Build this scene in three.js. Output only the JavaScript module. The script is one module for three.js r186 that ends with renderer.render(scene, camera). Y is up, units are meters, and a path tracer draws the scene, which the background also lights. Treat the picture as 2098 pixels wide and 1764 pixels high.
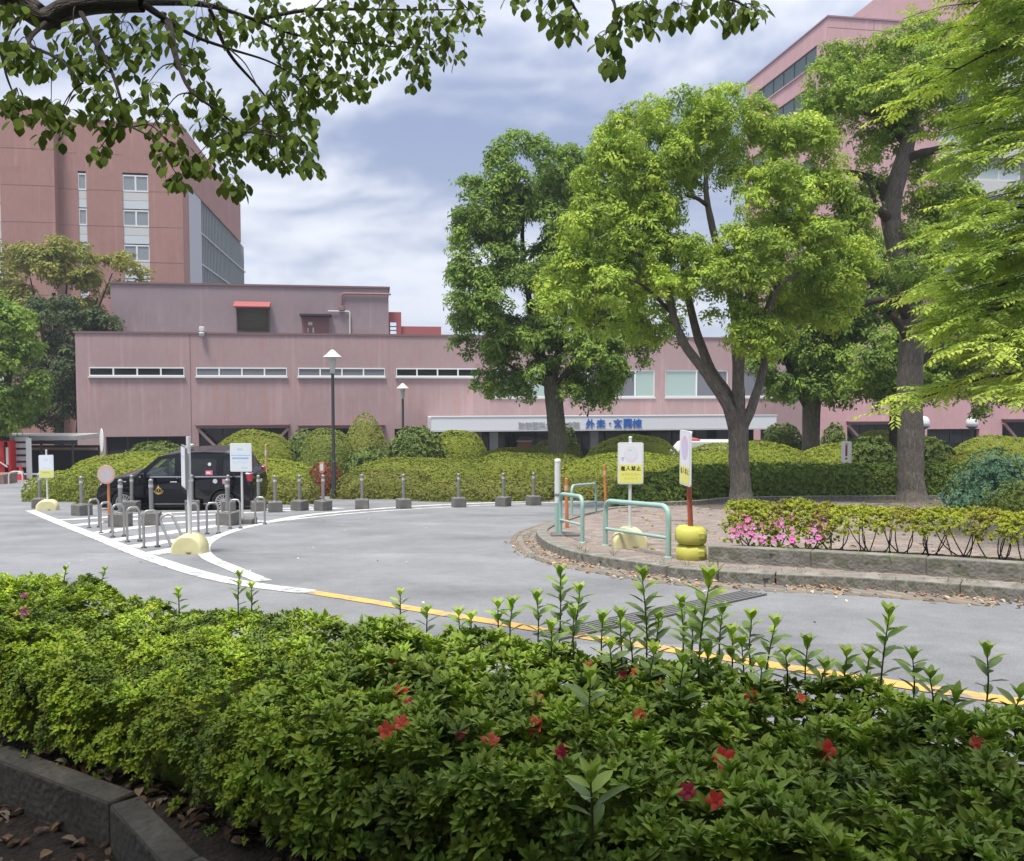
import * as THREE from 'three';
import { mergeGeometries } from 'three/addons/utils/BufferGeometryUtils.js';
import { RoundedBoxGeometry } from 'three/addons/geometries/RoundedBoxGeometry.js';
import { ImprovedNoise } from 'three/addons/math/ImprovedNoise.js';

// ---------------------------------------------------------------- camera, sky, sun, exposure
const scene = new THREE.Scene();
const renderer = new THREE.WebGLRenderer();
renderer.toneMapping = THREE.LinearToneMapping;
renderer.toneMappingExposure = 1.6;
renderer.shadowMap.enabled = true;

const FOCAL = 1765, MIDX = 1049, MIDY = 882, PITCH = Math.atan(87 / 1765), EYE = 5;
const camera = new THREE.PerspectiveCamera(2 * Math.atan(MIDY / FOCAL) * 180 / Math.PI, 1024 / 861, 0.05, 1500);
camera.position.set(0, EYE, 0);
camera.rotation.set(-PITCH, 0, 0);

const noise = new ImprovedNoise();
const fbm = (x, y, z, oct = 5, gain = 0.5) => { let s = 0, a = 1, n = 0; for (let i = 0; i < oct; i++) { s += a * noise.noise(x, y, z); n += a; a *= gain; x *= 2.03; y *= 2.03; z *= 2.03; } return s / n; };
const clamp = (v, a = 0, b = 1) => Math.min(b, Math.max(a, v));
const smooth = (a, b, v) => { const t = clamp((v - a) / (b - a)); return t * t * (3 - 2 * t); };

// broken cloud deck over pale blue air
const skyTexture = (() => {
  const W = 2048, H = 1024, data = new Float32Array(W * H * 4);
  for (let j = 0; j < H; j++) {
    const el = ((j + 0.5) / H - 0.5) * Math.PI, se = Math.sin(el), ce = Math.cos(el);
    for (let i = 0; i < W; i++) {
      const az = ((i + 0.5) / W - 0.5) * 2 * Math.PI, dx = ce * Math.cos(az), dz = ce * Math.sin(az);
      const up = Math.max(se, 0) + 0.16, px = dx / up, pz = dz / up;               // a flat deck seen from below
      const warp = fbm(px * 0.5 + 3.1, pz * 0.5, 7.7, 3) * 0.9;
      const big = fbm(px * 0.42 + warp + 14.4, pz * 0.5 - warp + 2.1, 1.3, 5, 0.55);
      const det = fbm(px * 1.5 + warp * 2, pz * 1.6 + 5, 4.2, 6, 0.64);
      const thick = smooth(-0.30, 0.40, big * 1.3 + det * 0.8 + 0.06);
      const thin = smooth(0.06, 0.3, -big + det * 0.5 - 0.16);                                    // gaps where air shows
      const rise = 0.66 + 0.32 * smooth(0.0, 1.0, Math.max(se, 0));                // an overcast sky brightens to the zenith
      let r = 0.92 + (0.30 - 0.92) * thick, g = 0.95 + (0.37 - 0.95) * thick, b = 1.02 + (0.57 - 1.02) * thick;
      r += (0.50 - r) * thin * 0.55; g += (0.62 - g) * thin * 0.55; b += (0.92 - b) * thin * 0.55;
      const low = smooth(0.32, 0.0, se) * 0.55;
      r += (0.70 - r) * low; g += (0.77 - g) * low; b += (0.90 - b) * low;
      const below = se < 0 ? smooth(0, -0.12, se) : 0, o = (j * W + i) * 4;
      data[o] = r * rise * (1 - 0.7 * below); data[o + 1] = g * rise * (1 - 0.7 * below); data[o + 2] = b * rise * (1 - 0.75 * below); data[o + 3] = 1;
    }
  }
  const t = new THREE.DataTexture(data, W, H, THREE.RGBAFormat, THREE.FloatType);
  t.mapping = THREE.EquirectangularReflectionMapping; t.magFilter = THREE.LinearFilter; t.minFilter = THREE.LinearFilter; t.needsUpdate = true;
  return t;
})();
scene.background = skyTexture;
scene.environment = skyTexture;

const sun = new THREE.DirectionalLight(new THREE.Color(1, 0.95, 0.86), 3.3);
sun.position.set(-12, 60, -2);
sun.target.position.set(0, 0, -20);
sun.castShadow = true;
sun.shadow.radius = 26;
Object.assign(sun.shadow.camera, { left: -60, right: 60, top: 60, bottom: -60, near: 1, far: 200 });
scene.add(sun, sun.target);
scene.fog = new THREE.FogExp2(new THREE.Color(0.75, 0.8, 0.9), 0.0007);

// ---------------------------------------------------------------- helpers
function rng(seed) { let a = seed >>> 0; return () => { a = (a + 0x6d2b79f5) | 0; let t = Math.imul(a ^ (a >>> 15), 1 | a); t = (t + Math.imul(t ^ (t >>> 7), 61 | t)) ^ t; return ((t ^ (t >>> 14)) >>> 0) / 4294967296; }; }
const V = (x, y, z) => new THREE.Vector3(x, y, z);
const lin = (r, g, b) => new THREE.Color().setRGB(r, g, b);
// height of the sloping forecourt at a distance d in front of the eye point
const drop = (d) => d < 4.5 ? 1.7325 : d < 22 ? 1.35 + 0.085 * d : d < 28 ? 1.35 + 0.085 * d - 0.035 * (d - 22) ** 2 / 12 : 3.625 + 0.05 * (Math.min(d, 75) - 28);
const groundY = (z) => EYE - drop(Math.max(-z, -8));
// survey: a sighting line (plate x, y) at a distance d, or where it meets the ground or a level
const cp = Math.cos(PITCH), sp = Math.sin(PITCH);
function at(px, py, d) { const a = (px - MIDX) / FOCAL, b = -(py - MIDY) / FOCAL, k = d / (cp + b * sp); return V(a * k, EYE + (-sp + b * cp) * k, -d); }
function gnd(px, py) { let lo = 1, hi = 140; for (let i = 0; i < 50; i++) { const m = (lo + hi) / 2; if (at(px, py, m).y > EYE - drop(m)) lo = m; else hi = m; } return at(px, py, lo); }
function onLevel(px, py, y) { let lo = 0.5, hi = 60; for (let i = 0; i < 50; i++) { const m = (lo + hi) / 2; if (at(px, py, m).y > y) lo = m; else hi = m; } return at(px, py, lo); }

const taken = new Map();
function numbered(n) { const k = taken.get(n) ?? 0; taken.set(n, k + 1); return k ? n + '_' + String(k).padStart(3, '0') : n; }
function mark(o, label, category, group) { o.userData = { label, category }; if (group) o.userData.group = group; return o; }
function lit(o) { o.castShadow = true; o.receiveShadow = true; return o; }
function thing(name, label, category, pos = V(0, 0, 0), turn = 0, group) { const o = new THREE.Group(); o.name = numbered(name); o.position.copy(pos); o.rotation.y = turn; mark(o, label, category, group); scene.add(o); return o; }
function part(name, geo, mat, parent) { const m = lit(new THREE.Mesh(Array.isArray(geo) ? join(geo) : geo, mat)); m.name = name; parent.add(m); return m; }
function single(name, geo, mat, label, category, group) { const m = lit(new THREE.Mesh(Array.isArray(geo) ? join(geo) : geo, mat)); m.name = numbered(name); mark(m, label, category, group); scene.add(m); return m; }
function structure(name, geo, mat) { const m = lit(new THREE.Mesh(Array.isArray(geo) ? join(geo) : geo, mat)); m.name = numbered(name); m.userData = { kind: 'structure' }; scene.add(m); return m; }
function copyOf(o, pos, turn, label) { const c = o.clone(); c.name = numbered(o.name.replace(/_\d{3}$/, '')); c.position.copy(pos); if (turn !== undefined) c.rotation.y = turn; if (label) c.userData.label = label; scene.add(c); return c; }

function join(list) {
  const out = list.map((g) => { const n = g.index ? g.toNonIndexed() : g.clone(); for (const k of Object.keys(n.attributes)) if (!['position', 'normal', 'uv'].includes(k)) n.deleteAttribute(k); if (!n.attributes.uv) n.setAttribute('uv', new THREE.BufferAttribute(new Float32Array(n.attributes.position.count * 2), 2)); n.morphAttributes = {}; return n; });
  return mergeGeometries(out);
}
// uv in metres from the object's own axes
function metreUV(g0, s = 1) {
  const g = g0.index ? g0.toNonIndexed() : g0, p = g.attributes.position, n = g.attributes.normal, uv = new Float32Array(p.count * 2);
  for (let i = 0; i < p.count; i++) {
    const ax = Math.abs(n.getX(i)), ay = Math.abs(n.getY(i)), az = Math.abs(n.getZ(i)), x = p.getX(i), y = p.getY(i), z = p.getZ(i);
    const [u, v] = ay > ax && ay > az ? [x, z] : ax > az ? [z, y] : [x, y];
    uv[i * 2] = u * s; uv[i * 2 + 1] = v * s;
  }
  g.setAttribute('uv', new THREE.BufferAttribute(uv, 2)); return g;
}
function bx(x0, x1, y0, y1, z0, z1) { const g = new THREE.BoxGeometry(x1 - x0, y1 - y0, z1 - z0); g.translate((x0 + x1) / 2, (y0 + y1) / 2, (z0 + z1) / 2); return metreUV(g); }
function rbx(w, h, d, r, x = 0, y = 0, z = 0, seg = 2) { const g = new RoundedBoxGeometry(w, h, d, seg, r); g.translate(x, y, z); return metreUV(g); }
function cyl(r0, r1, h, x = 0, y = 0, z = 0, seg = 16) { const g = new THREE.CylinderGeometry(r1, r0, h, seg); g.translate(x, y + h / 2, z); return g; }
function lathe(pts, seg = 20) { return new THREE.LatheGeometry(pts.map(([a, b]) => new THREE.Vector2(a, b)), seg); }
function pipe(pts, r, seg = 40, rad = 8, tension = 0.5) { return new THREE.TubeGeometry(new THREE.CatmullRomCurve3(pts, false, 'catmullrom', tension), seg, r, rad); }
// straight runs with rounded corners
function bentPipe(pts, r, bend, rad = 10) {
  const path = new THREE.CurvePath();
  let last = pts[0];
  for (let i = 1; i < pts.length - 1; i++) {
    const a = pts[i].clone().add(pts[i - 1].clone().sub(pts[i]).setLength(bend)), b = pts[i].clone().add(pts[i + 1].clone().sub(pts[i]).setLength(bend));
    path.add(new THREE.LineCurve3(last, a)); path.add(new THREE.QuadraticBezierCurve3(a, pts[i], b)); last = b;
  }
  path.add(new THREE.LineCurve3(last, pts[pts.length - 1]));
  return new THREE.TubeGeometry({ getPointAt: (t) => path.getPointAt(t), getTangentAt: (t) => path.getTangentAt(t), getPoint: (t) => path.getPointAt(t), computeFrenetFrames: (n, c) => THREE.Curve.prototype.computeFrenetFrames.call({ getTangentAt: (t) => path.getTangentAt(t) }, n, c) }, 20 * (pts.length - 1), r, rad);
}
function taper(points, radii, rad = 9, per = 5, knobbly = 0, seed = 1) {
  const curve = new THREE.CatmullRomCurve3(points), n = Math.max(2, (points.length - 1) * per), fr = curve.computeFrenetFrames(n), pos = [], uv = [], idx = [];
  let len = 0, prev = null;
  for (let i = 0; i <= n; i++) {
    const t = i / n, p = curve.getPoint(t), f = t * (radii.length - 1), k = Math.min(radii.length - 2, Math.floor(f)), r = radii[k] + (radii[k + 1] - radii[k]) * (f - k);
    if (prev) len += p.distanceTo(prev); prev = p;
    const N = fr.normals[i], B = fr.binormals[i];
    for (let j = 0; j <= rad; j++) {
      const a = j / rad * 2 * Math.PI, c = Math.cos(a), s = Math.sin(a), rr = r * (1 + knobbly * (noise.noise(c * 1.3 + seed, s * 1.3, len * 1.6 / Math.max(0.2, radii[0] * 3)) + 0.5 * noise.noise(c * 3 + seed, s * 3, len * 4)));
      pos.push(p.x + (N.x * c + B.x * s) * rr, p.y + (N.y * c + B.y * s) * rr, p.z + (N.z * c + B.z * s) * rr);
      uv.push(j / rad * Math.max(1, Math.round(2 * Math.PI * radii[0] * 2)) / 2, len);
    }
  }
  for (let i = 0; i < n; i++) for (let j = 0; j < rad; j++) { const a = i * (rad + 1) + j, b = a + rad + 1; idx.push(a, b, a + 1, b, b + 1, a + 1); }
  const g = new THREE.BufferGeometry();
  g.setAttribute('position', new THREE.Float32BufferAttribute(pos, 3)); g.setAttribute('uv', new THREE.Float32BufferAttribute(uv, 2)); g.setIndex(idx); g.computeVertexNormals();
  return g;
}
// a strip of given width along ground points, lifted above the slope
function ribbon(pts, width, lift, step = 0.3, closed = false) {
  const c = new THREE.CatmullRomCurve3(pts.map((p) => V(p.x, 0, p.z)), closed, 'centripetal'), n = Math.max(2, Math.ceil(c.getLength() / step)), pos = [], uv = [], idx = [];
  for (let i = 0; i <= n; i++) {
    const p = c.getPointAt(i / n), t = c.getTangentAt(i / n), nx = -t.z, nz = t.x, w = (typeof width === 'function' ? width(i / n) : width) / 2, l = i / n * c.getLength();
    for (const s of [-1, 1]) { const x = p.x + nx * w * s, z = p.z + nz * w * s; pos.push(x, groundY(z) + lift, z); uv.push(s * w, l); }
  }
  for (let i = 0; i < n; i++) { const a = i * 2; idx.push(a, a + 1, a + 2, a + 1, a + 3, a + 2); }
  const g = new THREE.BufferGeometry(); g.setAttribute('position', new THREE.Float32BufferAttribute(pos, 3)); g.setAttribute('uv', new THREE.Float32BufferAttribute(uv, 2)); g.setIndex(idx); g.computeVertexNormals();
  if (g.attributes.normal.getY(0) < 0) { g.setIndex(idx.map((_, i) => idx[i - i % 3 + [0, 2, 1][i % 3]])); g.computeVertexNormals(); }
  return g;
}
function inside(poly, x, z) { let c = false; for (let i = 0, j = poly.length - 1; i < poly.length; j = i++) { const a = poly[i], b = poly[j]; if ((a.z > z) !== (b.z > z) && x < (b.x - a.x) * (z - a.z) / (b.z - a.z) + a.x) c = !c; } return c; }
// ground-following sheet over a polygon, cut into small cells
function sheet(poly, lift, cell) {
  const xs = poly.map((p) => p.x), zs = poly.map((p) => p.z), pos = [], uv = [];
  for (let x = Math.min(...xs); x < Math.max(...xs); x += cell) for (let z = Math.min(...zs); z < Math.max(...zs); z += cell) {
    if (!inside(poly, x + cell / 2, z + cell / 2)) continue;
    for (const [a, b] of [[0, 0], [0, 1], [1, 0], [1, 0], [0, 1], [1, 1]]) { const X = x + a * cell, Z = z + b * cell; pos.push(X, groundY(Z) + lift, Z); uv.push(X, Z); }
  }
  const g = new THREE.BufferGeometry(); g.setAttribute('position', new THREE.Float32BufferAttribute(pos, 3)); g.setAttribute('uv', new THREE.Float32BufferAttribute(uv, 2)); g.computeVertexNormals(); return g;
}

// ---------------------------------------------------------------- materials
// a tileable noise picture: pick(u, v, n) gives [r, g, b] 0..1 in sRGB; n(freq, seed) is tileable noise
function picture(size, pick, srgb = true, sizeY = size) {
  const data = new Uint8Array(size * sizeY * 4);
  for (let j = 0; j < sizeY; j++) for (let i = 0; i < size; i++) {
    const u = i / size, v = j / sizeY, au = u * 2 * Math.PI;
    const n = (fu, fv, s) => { const k = fu / (2 * Math.PI); const w = 0.5 - 0.5 * Math.cos(2 * Math.PI * v); const a = noise.noise(Math.cos(au) * k + s * 7.3, Math.sin(au) * k + s * 3.1, v * fv + s); const b = noise.noise(Math.cos(au) * k + s * 7.3, Math.sin(au) * k + s * 3.1, (v - (v < 0.5 ? -1 : 1)) * fv + s + 0.0); return a * w + b * (1 - w); };
    const c = pick(u, v, n), o = (j * size + i) * 4;
    data[o] = clamp(c[0]) * 255; data[o + 1] = clamp(c[1]) * 255; data[o + 2] = clamp(c[2]) * 255; data[o + 3] = 255;
  }
  const t = new THREE.DataTexture(data, size, sizeY); t.wrapS = t.wrapT = THREE.RepeatWrapping; t.magFilter = THREE.LinearFilter; t.minFilter = THREE.LinearFilter; if (srgb) t.colorSpace = THREE.SRGBColorSpace; t.needsUpdate = true; return t;
}
const repeated = (t, x, y = x) => { const c = t.clone(); c.repeat.set(x, y); c.needsUpdate = true; return c; };
const S = (l) => l <= 0.0031308 ? l * 12.92 : 1.055 * l ** (1 / 2.4) - 0.055;
const R0 = rng(11), speck = new Float32Array(65536).map(() => R0());
const grain = (u, v, f, s) => speck[(((u * f) | 0) * 251 + ((v * f) | 0) * 17389 + s * 977) & 65535];

const asphaltMap = picture(1024, (u, v, n) => {
  const k = 0.21 * (1 + 0.28 * n(3, 3, 1) + 0.22 * n(9, 9, 2) + 0.12 * n(40, 40, 3)) * (0.78 + 0.44 * grain(u, v, 1024, 1));
  return [S(k * 0.98), S(k * 1.0), S(k * 1.05)];
});
const asphaltBump = picture(512, (u, v, n) => { const k = 0.5 + 0.3 * (grain(u, v, 512, 4) - 0.5) + 0.2 * n(60, 60, 6); return [k, k, k]; }, false);
const asphalt = new THREE.MeshStandardMaterial({ map: repeated(asphaltMap, 0.16), bumpMap: repeated(asphaltBump, 0.7), bumpScale: 0.006, roughness: 0.86 });
const nearAsphalt = asphalt;

const paintMap = picture(512, (u, v, n) => {
  const wear = smooth(0.05, 0.75, n(14, 14, 2) + 0.6 * n(50, 50, 5) + 0.6 * (grain(u, v, 512, 3) - 0.5));
  const k = 0.6 * (1 + 0.12 * n(30, 30, 8)); return [S(k + (0.2 - k) * wear), S(k + (0.2 - k) * wear), S(k * 0.98 + (0.21 - k) * wear)];
});
const whitePaint = new THREE.MeshStandardMaterial({ map: repeated(paintMap, 0.5), roughness: 0.75 });
const orangeMap = picture(512, (u, v, n) => {
  const wear = smooth(0.0, 0.8, n(12, 12, 4) + 0.6 * n(50, 50, 9) + 0.6 * (grain(u, v, 512, 5) - 0.5));
  const c = [0.72, 0.40, 0.10]; return c.map((k) => S(k + (0.2 - k) * wear));
});
const orangePaint = new THREE.MeshStandardMaterial({ map: repeated(orangeMap, 0.5), roughness: 0.75 });

function grained(c, amp, f1, f2, g = 0.2, size = 256) { return picture(size, (u, v, n) => { const k = 1 + amp * n(f1, f1, 2) + amp * 0.7 * n(f2, f2, 5) + g * (grain(u, v, size, 7) - 0.5); return c.map((x) => S(x * k)); }); }
const concreteMap = picture(512, (u, v, n) => {
  const k = 1 + 0.3 * n(4, 4, 1) + 0.25 * n(14, 14, 2) + 0.2 * (grain(u, v, 512, 2) - 0.5), moss = smooth(0.1, 0.42, n(7, 7, 9) + 0.4 * n(26, 26, 3)) * 0.6, c = [0.225, 0.215, 0.19], m = [0.10, 0.115, 0.06];
  return c.map((x, i) => S((x + (m[i] - x) * moss) * k));
});
const concreteBump = picture(256, (u, v, n) => { const k = 0.5 + 0.4 * n(20, 20, 3) + 0.2 * (grain(u, v, 256, 9) - 0.5); return [k, k, k]; }, false);
const concrete = new THREE.MeshStandardMaterial({ map: repeated(concreteMap, 0.7), bumpMap: repeated(concreteBump, 1.5), bumpScale: 0.012, roughness: 0.95 });
const blockConcrete = new THREE.MeshStandardMaterial({ map: repeated(grained([0.16, 0.155, 0.145], 0.35, 6, 30, 0.35), 1.2), bumpMap: repeated(concreteBump, 3), bumpScale: 0.01, roughness: 0.95 });

const wallMap = (base, stain, seed) => picture(1024, (u, v, n) => {
  const streak = smooth(0.14, 0.5, 0.8 * n(34, 1.6, seed) + 0.5 * n(110, 3, seed + 1) + 0.5 * n(9, 3, seed + 2)), pale = smooth(0.16, 0.5, 0.8 * n(50, 1.6, seed + 4) + 0.4 * n(22, 2, seed + 6)) * 0.4;
  const k = 1 + 0.09 * n(5, 5, seed + 7) + 0.06 * n(40, 20, seed + 8) + 0.05 * (grain(u, v, 1024, 3) - 0.5);
  return base.map((c, i) => S(((c + (stain[i] - c) * streak * 0.6) * (1 - pale) + c * 1.3 * pale) * k));
});
const plasterBump = repeated(concreteBump, 1.2);
const mauve = new THREE.MeshStandardMaterial({ map: repeated(wallMap([0.375, 0.262, 0.262], [0.39, 0.225, 0.205], 1), 1 / 12, 1 / 9), bumpMap: plasterBump, bumpScale: 0.01, roughness: 0.92 });
const mauveDark = new THREE.MeshStandardMaterial({ map: repeated(wallMap([0.29, 0.222, 0.238], [0.32, 0.235, 0.235], 5), 1 / 11, 1 / 9), bumpMap: plasterBump, bumpScale: 0.01, roughness: 0.92 });
const brickRed = new THREE.MeshStandardMaterial({ map: repeated(wallMap([0.375, 0.21, 0.182], [0.35, 0.19, 0.165], 9), 1 / 14, 1 / 12), bumpMap: plasterBump, bumpScale: 0.01, roughness: 0.92 });
const pinkWall = new THREE.MeshStandardMaterial({ map: repeated(wallMap([0.60, 0.365, 0.375], [0.57, 0.34, 0.345], 13), 1 / 14, 1 / 12), bumpMap: plasterBump, bumpScale: 0.01, roughness: 0.92 });
const plain = (r, g, b, roughness = 0.6, extra = {}) => new THREE.MeshStandardMaterial({ color: lin(r, g, b), roughness, ...extra });
const redPaint = plain(0.36, 0.10, 0.10, 0.6), coping = plain(0.19, 0.115, 0.115, 0.7), whiteFrame = plain(0.74, 0.75, 0.75, 0.45), offWhite = plain(0.58, 0.58, 0.56, 0.6);
const darkGlass = new THREE.MeshPhysicalMaterial({ color: lin(0.02, 0.022, 0.024), roughness: 0.06, specularIntensity: 0.9 });
const paleGlass = new THREE.MeshPhysicalMaterial({ color: lin(0.27, 0.3, 0.32), roughness: 0.1 });
const greyGlass = new THREE.MeshPhysicalMaterial({ color: lin(0.17, 0.175, 0.195), roughness: 0.1 });
const blindGlass = new THREE.MeshPhysicalMaterial({ color: lin(0.36, 0.46, 0.43), roughness: 0.16 });
const greenGlass = new THREE.MeshPhysicalMaterial({ color: lin(0.03, 0.075, 0.07), roughness: 0.08 });
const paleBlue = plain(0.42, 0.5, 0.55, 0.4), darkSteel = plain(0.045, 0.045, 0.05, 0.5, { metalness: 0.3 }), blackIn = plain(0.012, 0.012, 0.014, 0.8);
const steel = plain(0.42, 0.41, 0.40, 0.38, { metalness: 0.85 }), dullSteel = plain(0.27, 0.27, 0.265, 0.5, { metalness: 0.5 });
const mintMap = picture(256, (u, v, n) => { const chip = smooth(0.3, 0.5, n(9, 9, 3) + 0.5 * n(40, 40, 6)), k = 1 + 0.1 * n(6, 6, 1), c = [0.30, 0.47, 0.42], m = [0.5, 0.47, 0.43]; return c.map((x, i) => S((x + (m[i] - x) * chip * 0.7) * k)); });
const mint = new THREE.MeshStandardMaterial({ map: repeated(mintMap, 2, 1), roughness: 0.55 });
const paleYellowMap = grained([0.68, 0.63, 0.35], 0.1, 3, 11, 0.06), paleYellow = new THREE.MeshStandardMaterial({ map: paleYellowMap, roughness: 0.65 });
const tankYellow = new THREE.MeshStandardMaterial({ map: grained([0.50, 0.48, 0.09], 0.14, 3, 10, 0.06), roughness: 0.6 });
const orangePole = new THREE.MeshStandardMaterial({ map: grained([0.55, 0.19, 0.06], 0.35, 3, 9, 0.1), roughness: 0.6 });
const fadedPole = new THREE.MeshStandardMaterial({ map: grained([0.62, 0.36, 0.24], 0.2, 3, 9, 0.1), roughness: 0.6 });
const rustPole = new THREE.MeshStandardMaterial({ map: grained([0.34, 0.085, 0.04], 0.5, 3, 8, 0.15), roughness: 0.7 });
const barkMap = picture(512, (u, v, n) => {
  const k = 1 + 0.6 * n(26, 5, 1) + 0.45 * n(60, 14, 2) + 0.25 * n(120, 60, 3), lich = smooth(0.2, 0.45, n(7, 5, 6) + 0.4 * n(30, 24, 7)) * 0.45, c = [0.165, 0.145, 0.12], m = [0.27, 0.26, 0.215];
  return c.map((x, i) => S(Math.max(0.012, (x + (m[i] - x) * lich) * k)));
});
const barkBump = picture(512, (u, v, n) => { const k = 0.5 + 0.55 * n(26, 5, 1) + 0.4 * n(60, 14, 2) + 0.2 * n(120, 60, 3); return [k, k, k]; }, false);
const bark = new THREE.MeshStandardMaterial({ map: repeated(barkMap, 0.9, 0.8), bumpMap: repeated(barkBump, 0.9, 0.8), bumpScale: 0.035, roughness: 0.95 });
const darkBark = new THREE.MeshStandardMaterial({ map: repeated(barkMap, 0.9, 0.8), color: lin(0.36, 0.33, 0.32), bumpMap: repeated(barkBump, 2, 2), bumpScale: 0.02, roughness: 0.95 });
const twigMat = plain(0.045, 0.036, 0.028, 0.9), greenTwig = plain(0.07, 0.075, 0.03, 0.8);
const soilMap = picture(512, (u, v, n) => { const k = 1 + 0.5 * n(8, 8, 1) + 0.4 * n(40, 40, 2) + 0.5 * (grain(u, v, 512, 8) - 0.5), c = [0.062, 0.048, 0.036]; return c.map((x) => S(x * k)); });
const soil = new THREE.MeshStandardMaterial({ map: repeated(soilMap, 0.8), bumpMap: repeated(concreteBump, 3), bumpScale: 0.03, roughness: 1 });
const leafMat = (trans = 0.35, rough = 0.75) => new THREE.MeshPhysicalMaterial({ color: lin(1, 1, 1), roughness: rough, transmission: trans, thickness: 0, side: THREE.DoubleSide, specularIntensity: 0.5 });
const leaf = leafMat(0.4, 0.85), glossyLeaf = leafMat(0.25, 0.6), matteLeaf = new THREE.MeshStandardMaterial({ color: lin(1, 1, 1), roughness: 0.95, side: THREE.DoubleSide }), dryLeaf = leafMat(0.1, 0.95);

// ---------------------------------------------------------------- leaves
// a leaf lying along +z from its stalk, its face up
function leafShape(L, W, fold = 0.18, curl = 0.15, fine = true) {
  const st = fine ? [[0, 0.06], [0.28, 0.82], [0.58, 1], [0.82, 0.6], [1, 0]] : [[0, 0.05], [0.5, 1], [1, 0]], pos = [], idx = [];
  for (const [t, w] of st) { const y = -curl * L * t * t, hw = w * W / 2; pos.push(-hw, y + hw * fold * 2, t * L, 0, y, t * L, hw, y + hw * fold * 2, t * L); }
  for (let i = 0; i < st.length - 1; i++) { const a = i * 3, b = a + 3; idx.push(a, b, a + 1, a + 1, b, b + 1, a + 1, b + 1, a + 2, a + 2, b + 1, b + 2); }
  const g = new THREE.BufferGeometry(); g.setAttribute('position', new THREE.Float32BufferAttribute(pos, 3)); g.setIndex(idx); g.computeVertexNormals(); return g;
}
const M4 = new THREE.Matrix4(), Q1 = new THREE.Quaternion(), E1 = new THREE.Euler();
function turned(g, rx, ry, rz, x = 0, y = 0, z = 0, s = 1) { const c = g.clone(); c.applyMatrix4(M4.compose(V(x, y, z), Q1.setFromEuler(E1.set(rx, ry, rz, 'YXZ')), V(s, s, s))); return c; }
// a whorl of leaves round a shoot tip, axis +y
function rosette(R, n, L, W, rise, inner = 3, fine = true) {
  const list = [];
  for (let i = 0; i < n; i++) list.push(turned(leafShape(L * (0.75 + 0.4 * R()), W * (0.8 + 0.35 * R()), 0.16, 0.12 + 0.15 * R(), fine), -(rise + (R() - 0.5) * 0.55), i / n * 6.283 + R() * 0.5, (R() - 0.5) * 0.5, 0, -0.25 * L * R(), 0));
  for (let i = 0; i < inner; i++) list.push(turned(leafShape(L * (0.4 + 0.25 * R()), W * 0.62, 0.22, 0.0, fine), -(1.0 + R() * 0.3), i / inner * 6.283 + R(), 0, 0, 0.02 * L, 0));
  return join(list);
}
// a loose bunch of leaves through a small ball, mostly hanging outward
function bunch(R, n, L, W, spread, droop = 0.3) {
  const list = [];
  for (let i = 0; i < n; i++) { const a = R() * 6.283, e = (R() - 0.35) * 1.5; list.push(turned(leafShape(L * (0.7 + 0.6 * R()), W * (0.7 + 0.5 * R()), 0.15, 0.15, false), droop + (R() - 0.6) * 1.1, a, (R() - 0.5) * 1.2, Math.sin(a) * Math.cos(e) * spread * R(), Math.sin(e) * spread * (R() * 0.9), Math.cos(a) * Math.cos(e) * spread * R())); }
  return join(list);
}
const UP = V(0, 1, 0);
// one InstancedMesh from a list of [position, direction of its axis, spin, size, colour]
function scatter(name, geo, mat, list, parent, kind = 'stuff') {
  const m = new THREE.InstancedMesh(geo, mat, list.length), q = new THREE.Quaternion(), spin = new THREE.Quaternion(), one = new THREE.Matrix4();
  list.forEach(([p, dir, turn, size, c], i) => { q.setFromUnitVectors(UP, dir); spin.setFromAxisAngle(UP, turn); q.multiply(spin); m.setMatrixAt(i, one.compose(p, q, V(size, size, size))); m.setColorAt(i, c); });
  lit(m); m.name = name; m.userData.kind = kind; parent.add(m); return m;
}
const tint = (base, R, amp = 0.18, warm = 0.12) => { const k = 1 + (R() - 0.5) * 2 * amp, w = (R() - 0.5) * 2 * warm; return lin(base[0] * k * (1 + w), base[1] * k, base[2] * k * (1 - w)); };
const mixc = (a, b, t) => a.map((x, i) => x + (b[i] - x) * t);

// ---------------------------------------------------------------- ground, road, markings
{ // earth reaching the horizon
  const pos = [], uv = [], idx = [], xs = [], ds = [];
  for (let x = -700; x <= 700; x += Math.abs(x) < 80 ? 8 : 62) xs.push(x);
  for (let d = -60; d <= 900; d += d < -10 ? 10 : d < 90 ? 1 : 60) ds.push(d);
  for (const d of ds) for (const x of xs) { pos.push(x, groundY(-d) - 0.09, -d); uv.push(x, d); }
  for (let j = 0; j < ds.length - 1; j++) for (let i = 0; i < xs.length - 1; i++) { const a = j * xs.length + i, b = a + xs.length; idx.push(a, a + 1, b, a + 1, b + 1, b); }
  const g = new THREE.BufferGeometry(); g.setAttribute('position', new THREE.Float32BufferAttribute(pos, 3)); g.setAttribute('uv', new THREE.Float32BufferAttribute(uv, 2)); g.setIndex(idx); g.computeVertexNormals();
  structure('ground', g, soil);
}
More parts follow.
